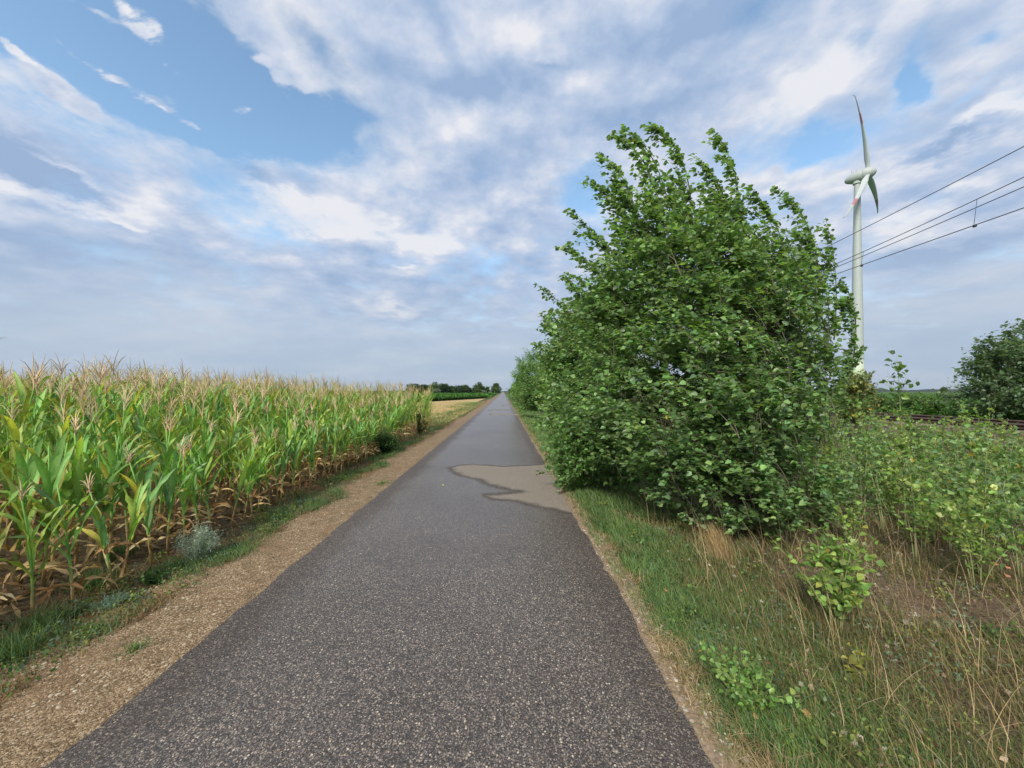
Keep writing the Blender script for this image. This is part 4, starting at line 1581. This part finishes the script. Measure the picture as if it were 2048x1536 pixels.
# ------------------------------------------------------------------ poplars right of the path
PG = [(.15, .27, .085), (.18, .31, .095), (.13, .24, .085), (.23, .36, .12), (.175, .28, .135)]
Ym = 5.2
bx, by = 3.25, 5.3
gb = float(ground_z(bx, by))
stems = [A3(1430, 420, 5.3), A3(1290, 470, 5.1), A3(1540, 520, 5.3), A3(1620, 600, 5.6), A3(1200, 620, 5.6), A3(1350, 520, 4.6), A3(1480, 560, 5.9),
         A3(1250, 800, 5.0), A3(1600, 760, 5.0), A3(1400, 700, 4.3), A3(1300, 640, 6.0), A3(1510, 800, 4.3)]
ells = [EL(1420, 640, 215, 210, 5.3, 1.3), EL(1300, 520, 85, 95, 5.2, .7), EL(1420, 520, 90, 95, 5.3, .8), EL(1530, 585, 85, 100, 5.4, .8),
        EL(1610, 660, 55, 110, 5.4, .7), EL(1600, 780, 75, 70, 5.3, .8), EL(1400, 850, 260, 130, 5.2, 1.2), EL(1230, 700, 110, 150, 5.6, .9),
        EL(1600, 530, 45, 65, 5.4, .45), EL(1320, 440, 75, 60, 5.2, .5), EL(1440, 430, 55, 70, 5.3, .5), EL(1240, 560, 70, 80, 5.3, .6), EL(1170, 640, 55, 60, 5.5, .5), EL(1350, 780, 200, 160, 4.7, .9), EL(1500, 860, 150, 110, 4.6, .8), EL(1440, 960, 190, 85, 4.9, .9), EL(1570, 930, 90, 90, 5.1, .6), EL(1310, 930, 110, 70, 4.9, .7),
        EL(1450, 640, 120, 130, 4.9, .6), EL(1470, 720, 130, 120, 5.6, .9)]
Ys = 5.2


def spk(pts, Y=Ys, n=9):
    n = int(n * 1.9)
    return tuple(A3(px, py, Y) for px, py in pts) + (n,)


spikes = [spk([(1440, 560), (1410, 440), (1340, 392)], n=12), spk([(1560, 640), (1540, 540), (1460, 470)], n=12), spk([(1360, 600), (1300, 500), (1222, 452)], n=12),
          spk([(1660, 760), (1665, 640), (1600, 540)], n=10), spk([(1330, 540), (1290, 430), (1230, 372)], n=12), spk([(1290, 650), (1220, 590), (1150, 555)], n=10),
          spk([(1330, 470), (1310, 300), (1222, 266)], n=12), spk([(1350, 480), (1325, 290), (1245, 258)], n=12), spk([(1385, 470), (1385, 270), (1296, 256)], n=14),
          spk([(1480, 500), (1490, 330), (1424, 256)], n=16), spk([(1470, 480), (1450, 350), (1384, 312)], n=12), spk([(1580, 560), (1565, 430), (1492, 368)], n=14),
          spk([(1640, 600), (1640, 420), (1548, 380)], n=14), spk([(1668, 680), (1682, 540), (1652, 440)], n=8), spk([(1700, 740), (1730, 640), (1685, 560)], n=10),
          spk([(1300, 520), (1250, 400), (1175, 356)], n=12), spk([(1270, 560), (1200, 470), (1140, 424)], n=9), spk([(1260, 620), (1190, 530), (1132, 488)], n=9),
          spk([(1650, 800), (1720, 730), (1722, 700)], n=12), spk([(1280, 460), (1260, 350), (1205, 310)], n=12), spk([(1620, 700), (1690, 660), (1698, 600)], n=10),
          spk([(1400, 520), (1400, 420), (1350, 330)], n=12), spk([(1550, 600), (1530, 480), (1470, 420)], n=12)]
tree('poplar_tree', 'large many-stemmed poplar bent leftwards by the wind, filling the middle right', 'tree', (bx, by, gb), stems, ells, 740, leaf=.062, cols=PG, stream=.8, upk=1.0, windk=1.1, jit=.5,
     spikes=spikes, seed=3, lpm=44, twigs=6, r0=.04, yellow=.001, group=None)

# second poplar behind, over the path edge
bx, by = 2.35, 8.6
stems = [A3(1150, 640, 8.6), A3(1210, 600, 8.8), A3(1110, 700, 8.4), A3(1180, 780, 8.0), A3(1130, 820, 8.2), A3(1250, 700, 9)]
ells = [EL(1180, 720, 85, 120, 8.6, 1.3), EL(1150, 830, 70, 90, 8.2, 1.2), EL(1230, 650, 80, 120, 9, 1.0), EL(1120, 680, 38, 70, 8.5, .7)]
spikes = [spk([(1160, 680), (1130, 600), (1074, 570)], 8.5, 8), spk([(1150, 720), (1120, 660), (1083, 636)], 8.5, 8), spk([(1190, 640), (1160, 570), (1128, 552)], 8.6, 8),
          spk([(1130, 780), (1100, 720), (1080, 690)], 8.4, 8)]
tree('poplar_tree', 'second poplar, behind and left of the large one, leaning over the path edge', 'tree', (bx, by, float(ground_z(bx, by))), stems, ells, 300, leaf=.075,
     cols=[(.13, .24, .06), (.16, .28, .07), (.11, .21, .055)], spikes=spikes, seed=5, lpm=34, twigs=6, stream=.6)
# low leafy bush at the path edge in front of it
bx, by = 1.75, 6.6
tree('poplar_bush', 'low bushy poplar growth touching the right path edge by the dry patch', 'bush', (bx, by, float(ground_z(bx, by))),
     [A3(1150, 880, 6.6), A3(1200, 820, 6.9), A3(1250, 860, 6.3), A3(1130, 930, 6.3)],
     [EL(1170, 880, 62, 75, 6.6, .75), EL(1135, 935, 42, 38, 6.3, .5), EL(1230, 880, 90, 100, 6.3, .8), EL(1200, 800, 80, 90, 6.9, .8)], 210, leaf=.062,
     cols=[(.11, .22, .06), (.135, .25, .065)], seed=6, lpm=40, twigs=6, shoot_len=.7, windk=.4)
# feathery willow-like poplar further along
bx, by = 2.6, 24
tree('white_poplar_tree', 'feathery narrow-leaved tree behind the second poplar, its tips blown to the left', 'tree', (bx, by, -.15),
     [A3(1060, 715, 24), A3(1085, 700, 24), A3(1045, 750, 24), A3(1100, 740, 24), A3(1075, 760, 23.5)],
     [EL(1075, 760, 34, 50, 24, 1.6), EL(1055, 790, 26, 34, 24, 1.4), EL(1110, 770, 30, 60, 24, 1.4)], 300, leaf=.17,
     cols=[(.16, .29, .09), (.20, .34, .11), (.12, .23, .07)], seed=7, lpm=26, twigs=7, twig_len=.5, shoot_len=1.6, kind='narrow', mat=M_GRASS, bend=.5,
     spikes=[spk([(1080, 760), (1075, 715), (1050, 698)], 24, 12), spk([(1070, 780), (1055, 730), (1036, 716)], 24, 12), spk([(1060, 800), (1045, 760), (1027, 742)], 24, 12),
             spk([(1095, 750), (1090, 710), (1068, 700)], 24, 10), spk([(1060, 815), (1040, 790), (1024, 778)], 24, 10)])
bx, by = 2.9, 14.5
tree('poplar_tree', 'mid-green poplar between the second poplar and the feathery tree', 'tree', (bx, by, -.18),
     [A3(1120, 690, 14.5), A3(1160, 660, 14.5), A3(1100, 760, 14.2)], [EL(1130, 760, 42, 75, 14.5, 1.3), EL(1160, 700, 50, 80, 14.6, 1.2), EL(1112, 800, 30, 36, 14.3, .9)], 190, leaf=.10,
     cols=[(.155, .27, .065), (.18, .30, .07)], seed=9, lpm=24, twigs=5, twig_len=.35)
for k, (Y, xo, hgt, lab) in enumerate(((36, 2.9, 3.4, 'first small roadside tree beyond the feathery one'), (50, 3.1, 3.6, 'second small roadside tree beyond the feathery one'),
                                       (68, 3.3, 3.6, 'third small roadside tree beyond the feathery one'), (92, 3.6, 4.0, 'fourth small roadside tree beyond the feathery one'),
                                       (125, 4.0, 4.2, 'farthest roadside tree, last before the vanishing point'))):
    px = VX + xo / Y * F
    far_tree(px, VY - (hgt - H) / Y * F, 3.6 / Y * F, Y, [(.12, .22, .055), (.155, .27, .07), (.095, .18, .045)], lab, seed=60 + k, basez=-.15, group='roadside trees fading down the path',
             leaf=.16 + .0028 * Y, n=2600, name='roadside_tree')
# dark bush at the right border, beyond the rails
tree('dark_bush', 'big dark grey-green bush at the right border beyond the railway track', 'bush', (18.2, 12.8, .1),
     [A3(2060, 690, 12.8), A3(2000, 730, 12.6), A3(1950, 780, 12.4), A3(2110, 660, 13), A3(2150, 720, 13)],
     [EL(2060, 760, 95, 90, 12.8, 1.5), EL(1985, 795, 55, 42, 12.5, 1.1), EL(2120, 740, 90, 120, 13, 1.5), EL(2010, 720, 40, 45, 12.6, .8)], 360, leaf=.10,
     cols=[(.075, .14, .06), (.10, .17, .08), (.14, .20, .12)], seed=12, lpm=22, twigs=6, twig_len=.4, shoot_len=1.2, r0=.07,
     spikes=[spk([(1970, 790), (1950, 755), (1930, 742)], 12.5, 7), spk([(1990, 760), (1975, 710), (1958, 700)], 12.5, 7), spk([(2040, 720), (2020, 670), (2030, 650)], 12.6, 8)])
tree('yellowish_bush', 'yellow-green shrub at the foot of the turbine tower, right of the big poplar', 'bush', (10.0, 11.0, float(ground_z(10.0, 11))),
     [A3(1712, 750, 11), A3(1730, 760, 11), A3(1695, 765, 11)], [EL(1715, 800, 36, 45, 11, .6), EL(1725, 770, 22, 28, 11, .4)], 90, leaf=.07,
     cols=[(.16, .19, .045), (.22, .22, .05), (.11, .15, .04)], seed=13, lpm=26, twigs=5, shoot_len=.7, windk=.3)
tree('hedge_shrub', 'row-like green shrub behind the rails, centre of the gap right of the tower', 'bush', (18.6, 17.5, .1),
     [A3(1800, 790, 17.5), A3(1840, 795, 17.5), A3(1880, 792, 17.5), A3(1760, 795, 17.5)], [EL(1800, 812, 60, 22, 17.5, .9), EL(1870, 814, 50, 20, 17.5, .9), EL(1750, 812, 40, 22, 17.5, .8)], 150, leaf=.10,
     cols=[(.07, .14, .03), (.09, .17, .035)], seed=14, lpm=20, twigs=5, windk=.3)

# ------------------------------------------------------------------ saplings and herbs on the right
YG = [(.20, .33, .07), (.25, .37, .08), (.15, .27, .06), (.30, .37, .09)]
r = np.random.default_rng(31)


def sapling(name, label, cat, x, y, hgt, spread, nst, leaf, cols, seed, lpm=26, group=None, windk=.25, yellow=.01, bark=(.20, .22, .10), upk=.7):
    r = np.random.default_rng(seed)
    z0 = float(ground_z(x, y))
    root = empty(name, (x, y, z0), label, cat, group)
    st, lf = Acc(), Acc()
    LP, LD = [], []
    for k in range(nst):
        a_ = r.uniform(0, 6.28)
        sp = spread * (r.uniform(.2, 1) if nst > 1 else .15)
        hh = hgt * (1 if k == 0 else r.uniform(.55, .95))
        off = np.array([math.cos(a_) * .03, math.sin(a_) * .03, -.03])
        e = np.array([math.cos(a_) * sp - .06 * hh, math.sin(a_) * sp, hh])
        P = bez(off, np.array([e[0] * .25, e[1] * .25, hh * .6]), e, 9)
        st.tube(P, np.linspace(.0035 + .004 * hh, .0015, 9), 4, bark)
        segs = [(P, .22)]
        for _ in range(int(3 + hh * 6)):
            i = r.integers(2, 8)
            b = r.uniform(0, 6.28)
            d = np.array([math.cos(b), math.sin(b), .75])
            L = spread * r.uniform(.3, .8) * (1.1 - i / 9 * .6)
            Q = bez(P[i], P[i] + d * L * .5, P[i] + d * L + np.array([-.15 * L, 0, .05]), 4)
            st.tube(Q, np.linspace(.0025, .001, 4), 3, bark)
            segs.append((Q, .1))
        for Q, f0 in segs:
            L = np.linalg.norm(np.diff(Q, axis=0), axis=1).sum()
            n = max(3, int(L * lpm))
            t = r.uniform(f0, 1, n) * (len(Q) - 1)
            i = np.minimum(t.astype(int), len(Q) - 2)
            f = (t - i)[:, None]
            LP.append(Q[i] * (1 - f) + Q[i + 1] * f + r.normal(0, leaf * .4, (n, 3)))
            LD.append(nrm(Q[i + 1] - Q[i]))
    put_leaves(lf, np.concatenate(LP), np.concatenate(LD), leaf, cols, np.array([-1, .1, .1]), r, 'leaf', windk=windk, yellow=yellow, upk=upk, jit=.6)
    st.build('stem', M_BARK, root, True)
    lf.build('leaves', M_LEAF, root)
    return root


def gpt(px, py, z=-.2):
    g = G(px, py, z)
    return g[0], g[1]


x, y = gpt(1672, 1275)
sapling('poplar_sapling', 'bright light-green sapling low in front of the tangle, nearest of the larger saplings', 'sapling', x, y, .76, .36, 10, .046, [(c[0] * 1.05, c[1] * 1.08, c[2] * 1.1) for c in YG], 51, 34)
x, y = gpt(1492, 1455, -.1)
sapling('green_seedling', 'small bright green leafy clump at the verge beside the path, bottom centre right', 'sapling', x, y, .19, .24, 20, .026, [(c[0] * .8, c[1] * .9, c[2]) for c in YG], 52, 70)
x, y = gpt(1808, 1075)
sapling('poplar_sapling', 'tall slender sapling whose top stands alone against the sky right of the tower', 'sapling', x, y, 2.33, .34, 1, .07, [(.08, .16, .035), (.11, .20, .04)], 53, 17)
x, y = gpt(1725, 1400)
sapling('yellow_weed', 'thin yellowish seedling with few leaves between the dry stems, bottom right', 'plant', x, y, .26, .07, 2, .05, [(.28, .30, .06), (.35, .33, .08)], 54, 9)
SG = 'young poplar saplings along the railway'
spots = []
q = 0
while len(spots) < 44 and q < 4000:
    q += 1
    px = r.uniform(1760, 2090)
    py = r.uniform(985, 1180)
    x, y = gpt(px, py)
    if x < 4.2 or any(math.hypot(x - a, y - b) < .3 for a, b in spots):
        continue
    spots.append((x, y))
for q in range(16):
    spots.append(gpt(r.uniform(1540, 1790), r.uniform(1000, 1075)))
spots += [gpt(1620, 1060), gpt(1665, 1050), gpt(1700, 1090), gpt(1560, 1075), (7.6, 8.0), (8.6, 8.6), (9.0, 7.6), (7.0, 8.9), (9.6, 9.0), (8.2, 9.6), (6.4, 9.8), (10.2, 8.2)]
for q in range(14):
    spots.append((r.uniform(6.5, 10.2), r.uniform(6.2, 9.5)))
spots.sort()
for k, (x, y) in enumerate(spots):
    hgt = r.uniform(.55, 1.65) if x > 4 else r.uniform(.6, 1.2)
    if (x / y * F + VX) < 1760:
        lab, gg = 'young sapling with pale leaves at the shaded right foot of the large poplar', 'saplings at the foot of the large poplar'
        if y > 7:
            lab, gg = 'young poplar sapling in the far part of the thicket before the rails', SG + ', far'
    elif y > 7:
        lab, gg = 'young poplar sapling in the far part of the thicket before the rails', SG + ', far'
    elif hgt > 1.35:
        lab, gg = 'tall light green sapling reaching above its neighbours in the thicket at the right', SG + ', tall'
    elif hgt < .85:
        lab, gg = 'knee-high light green sapling at the foot of the right-hand thicket', SG + ', low'
    else:
        lab, gg = 'middle-height light green poplar sapling in the thicket at the right border', SG
    sapling('poplar_sapling', lab, 'sapling', x, y, hgt, r.uniform(.25, .4), int(r.integers(3, 6)), .04 + .002 * y, YG if r.random() < .7 else PG, 500 + k, 26, gg, yellow=.015)
# dry tussock under the poplar
ts = Acc()
gx, gy = gpt(1440, 1130)
n = 420
a_ = r.uniform(0, 6.28, n)
q = np.abs(r.normal(0, .09, n))
blades(ts, gx + np.cos(a_) * q, gy + np.sin(a_) * q, r.uniform(.2, .42, n), np.full(n, .0042), np.array([(.48, .34, .17), (.40, .27, .13), (.54, .42, .24)]), r, .28, seg=4)
tag(ts.build('dry_tussock', M_DRY), 'upright tuft of straw-coloured grass under the left side of the large poplar', 'grass tuft')
# pale flowers
fl = 0
for (px, py, lab) in ((1466, 1133, 'white flower head left of the bright sapling, higher of the scattered ones'), (1469, 1152, 'small white flower just below the higher white flower'),
                      (1829, 1228, 'pale cream flower head on a tall stem right of the bright sapling'), (1523, 1203, 'pale flower low in the grass between tussock and sapling'),
                      (1376, 1120, 'tiny white flower in the green verge left of the tussock'), (1304, 1136, 'tiny white flower in the verge nearest the path')):
    x, y = gpt(px, py + 25, -.15)
    root = empty('white_flower', (x, y, float(ground_z(x, y))), lab, 'flower', 'white flowers in the right verge')
    hh = H - (py - VY) / F * y - float(ground_z(x, y))
    s1, p1 = Acc(), Acc()
    s1.tube(bez(np.zeros(3), np.array([.01, 0, hh * .5]), np.array([.0, 0, hh]), 5), .0018, 4, (.10, .15, .05))
    s1.build('stem', M_BARK, root, True)
    n = 34
    a_ = r.uniform(0, 6.28, n)
    q = np.sqrt(r.random(n)) * (.024 if px > 1800 or px == 1466 else .013)
    put_leaves(p1, np.stack([np.cos(a_) * q, np.sin(a_) * q, hh + r.uniform(-.004, .006, n)], -1), r.normal(0, 1, (n, 3)), .009, [(.72, .72, .62)], np.zeros(3), r, 'oval', windk=0, upk=2, var=.08)
    p1.build('petals', M_PETAL, root)


def fallen(px, py, size, col, lab, z=-.1):
    x, y = gpt(px, py, z)
    a = Acc()
    tv = LEAF_V.copy()
    tv[:, 2] *= 2.5
    a.stamp(tv, LEAF_F, np.array([[0, 0, .0]]), frames(np.array([[.7, .5, .25]]), np.array([[.3, -.6, 1.0]])), np.array([[size, size, size]]), np.array([col]))
    o = a.build('fallen_leaf', M_DRY)
    o.location = (x, y, float(ground_z(x, y)) + .035)
    return tag(o, lab, 'leaf', 'fallen leaves on the right')


fallen(1610, 1478, .045, (.50, .26, .12), 'orange-brown curled dead leaf near the bottom edge, right of the green clump')
fallen(1508, 1490, .03, (.42, .26, .13), 'small brown dead leaf just below the bright green clump')
fallen(1424, 1345, .025, (.45, .20, .10), 'small reddish leaf on the dirt at the path edge')
fallen(1330, 1215, .03, (.5, .28, .13), 'pale orange leaf in the verge midway along')
for px, py, lab in ((1990, 1135, 'large orange leaf, left of the lower orange leaves at the right border'), (2013, 1142, 'orange leaf, middle of the cluster at the right border'),
                    (2012, 1160, 'orange leaf, lowest of the cluster at the right border'), (2018, 1060, 'salmon dead leaf hanging above the others at the right border')):
    x, y = gpt(px, py + 20)
    o = fallen(px, py + 20, .055, (.55, .24, .13), lab, -.2)
    o.location[2] += .09

# ------------------------------------------------------------------ herbs on the left
def herb(name, label, cat, x, y, hgt, rad, n, leaf, cols, seed, kind='needle', mat=M_GRASS, nst=26, yellow=0):
    r = np.random.default_rng(seed)
    root = empty(name, (x, y, float(ground_z(x, y))), label, cat)
    st, lf = Acc(), Acc()
    LP, LD = [], []
    for k in range(nst):
        a_ = r.uniform(0, 6.28)
        sp = rad * math.sqrt(r.random())
        hh = hgt * (1 - .45 * (sp / rad) ** 2) * r.uniform(.75, 1.05)
        e = np.array([math.cos(a_) * sp, math.sin(a_) * sp, hh])
        P = bez(np.array([0, 0, -.01]), np.array([e[0] * .5, e[1] * .5, hh * .45]), e, 6)
        st.tube(P, np.linspace(.003, .001, 6), 3, np.array(cols[0]) * .8)
        m = n // nst
        t = r.uniform(.2, 1, m) * 5
        i = np.minimum(t.astype(int), 4)
        f = (t - i)[:, None]
        LP.append(P[i] * (1 - f) + P[i + 1] * f + r.normal(0, rad * .09, (m, 3)))
        LD.append(nrm(P[i + 1] - P[i]))
    put_leaves(lf, np.concatenate(LP), np.concatenate(LD), leaf, cols, np.zeros(3), r, kind, windk=0, jit=.65, upk=.5, yellow=yellow)
    st.build('stems', M_BARK, root)
    lf.build('leaves', mat, root)
    return root


AR = [(.33, .40, .33), (.42, .49, .42), (.25, .31, .26)]
x, y = gpt(392, 1122, -.03)
herb('wormwood_shrub', 'silvery grey-green feathery shrub between the maize and the gravel strip', 'shrub', x, y, .38, .21, 5600, .032, AR, 71, nst=24)
x, y = gpt(218, 1218, -.03)
herb('wormwood_tuft', 'small bluish feathery tuft at the verge, nearer than the silvery shrub', 'plant', x, y, .12, .12, 2600, .022, [(.17, .26, .20), (.22, .31, .25)], 72, nst=26)
x, y = gpt(303, 1170, -.03)
herb('broadleaf_weed', 'dark green broad-leaved weed between the small tuft and the silvery shrub', 'plant', x, y, .16, .10, 300, .03, [(.045, .10, .03), (.06, .12, .03)], 73, 'oval')
x, y = gpt(776, 905, -.03)
herb('dark_bush', 'rounded dark green bush at the front of the maize near its far end', 'bush', x - .1, y, .66, .52, 5200, .05, [(.045, .10, .028), (.06, .125, .03), (.035, .08, .025)], 74, 'oval', nst=50)
x, y = gpt(838, 872, -.03)
herb('dock_plant', 'dark upright seeding plant at the far corner of the maize', 'plant', x, y, 1.0, .28, 900, .10, [(.045, .085, .025), (.06, .11, .03), (.09, .06, .03)], 75, 'narrow', nst=9)
for k, (px, py, lab) in enumerate(((190, 1165, 'spiky thistle-like plant left of the small bluish tuft'), (30, 1320, 'lush grass tuft at the left border beside the gravel'),
                                   (80, 1260, 'dense green grass tuft above the one at the left border'), (235, 1110, 'grassy clump under the front maize, near the weed'))):
    x, y = gpt(px, py, -.03)
    a = Acc()
    n = 360
    a_ = r.uniform(0, 6.28, n)
    q = np.abs(r.normal(0, .09, n))
    blades(a, np.cos(a_) * q, np.sin(a_) * q, r.uniform(.08, .22, n), np.full(n, .006), GG * .9, r, .8, z=np.zeros(n))
    o = a.build('grass_tuft', M_GRASS)
    o.location = (x, y, float(ground_z(x, y)))
    tag(o, lab, 'grass tuft', 'grass tufts in the left verge')
for k, (px, py, nb_, lab) in enumerate(((765, 968, 160, 'low green weed patch on the gravel next to the asphalt edge, farther along'), (275, 1300, 60, 'single small green weed in the gravel, nearest the camera'),
                                        (700, 925, 120, 'dark weed patch at the foot of the maize front row'))):
    x, y = gpt(px, py, 0)
    a = Acc()
    n = nb_ * 2
    a_ = r.uniform(0, 6.28, n)
    q = np.abs(r.normal(0, .11 if nb_ > 100 else .035, n))
    blades(a, np.cos(a_) * q, np.sin(a_) * q * 1.6, r.uniform(.02, .08, n), np.full(n, .008), GG, r, 1.0, z=np.zeros(n))
    o = a.build('weed_patch', M_GRASS)
    o.location = (x, y, float(ground_z(x, y)))
    tag(o, lab, 'weed')
# stones that can be told apart on the left verge
for (px, py, s_, lab) in ((148, 1268, .03, 'pale stone beside the grass tufts at the left'), (448, 1120, .028, 'pale flat stone on the gravel below the silvery shrub'),
                          (505, 1092, .022, 'small whitish stone on the gravel, farther than the flat one'), (300, 1178, .02, 'whitish pebble by the dark weed')):
    x, y = gpt(px, py, 0)
    a = Acc()
    a.add(PB_V * np.array([s_, s_ * .7, s_ * .6]), PB_F, (.42, .38, .31))
    o = a.build('stone', M_STONE)
    o.location = (x, y, .0 if x > -2.9 else float(ground_z(x, y)) + .01)
    tag(o, lab, 'stone', 'stones on the left')
# yellowish leaf on the asphalt
fallen(884, 973, .045, (.38, .38, .17), 'pale yellow-green leaf lying on the wet asphalt left of the dry patch', 0.02).location[2] = .035

# ------------------------------------------------------------------ haze
hm = bpy.data.materials.new('haze')
hm.use_nodes = True
hm.node_tree.nodes.clear()
ht = NT(hm.node_tree)
ho = ht.new('ShaderNodeOutputMaterial')
pv = ht.new('ShaderNodeVolumePrincipled')
pv.inputs['Color'].default_value = (.80, .88, 1.0, 1)
pv.inputs['Density'].default_value = 0.00006
pv.inputs['Anisotropy'].default_value = .3
ht.l.new(pv.outputs[0], ho.inputs['Volume'])
USE_HAZE = True
if USE_HAZE:
    ha_ = Acc()
    ha_.box((0, 2000, 79), (17000, 17000, 164))
    hz_o = ha_.build('haze', hm)
    tag(hz_o, kind='stuff')
scn.cycles.volume_bounces = 0
scn.cycles.volume_step_rate = 5
scn.cycles.max_bounces = 6
scn.cycles.diffuse_bounces = 3
scn.cycles.transmission_bounces = 4
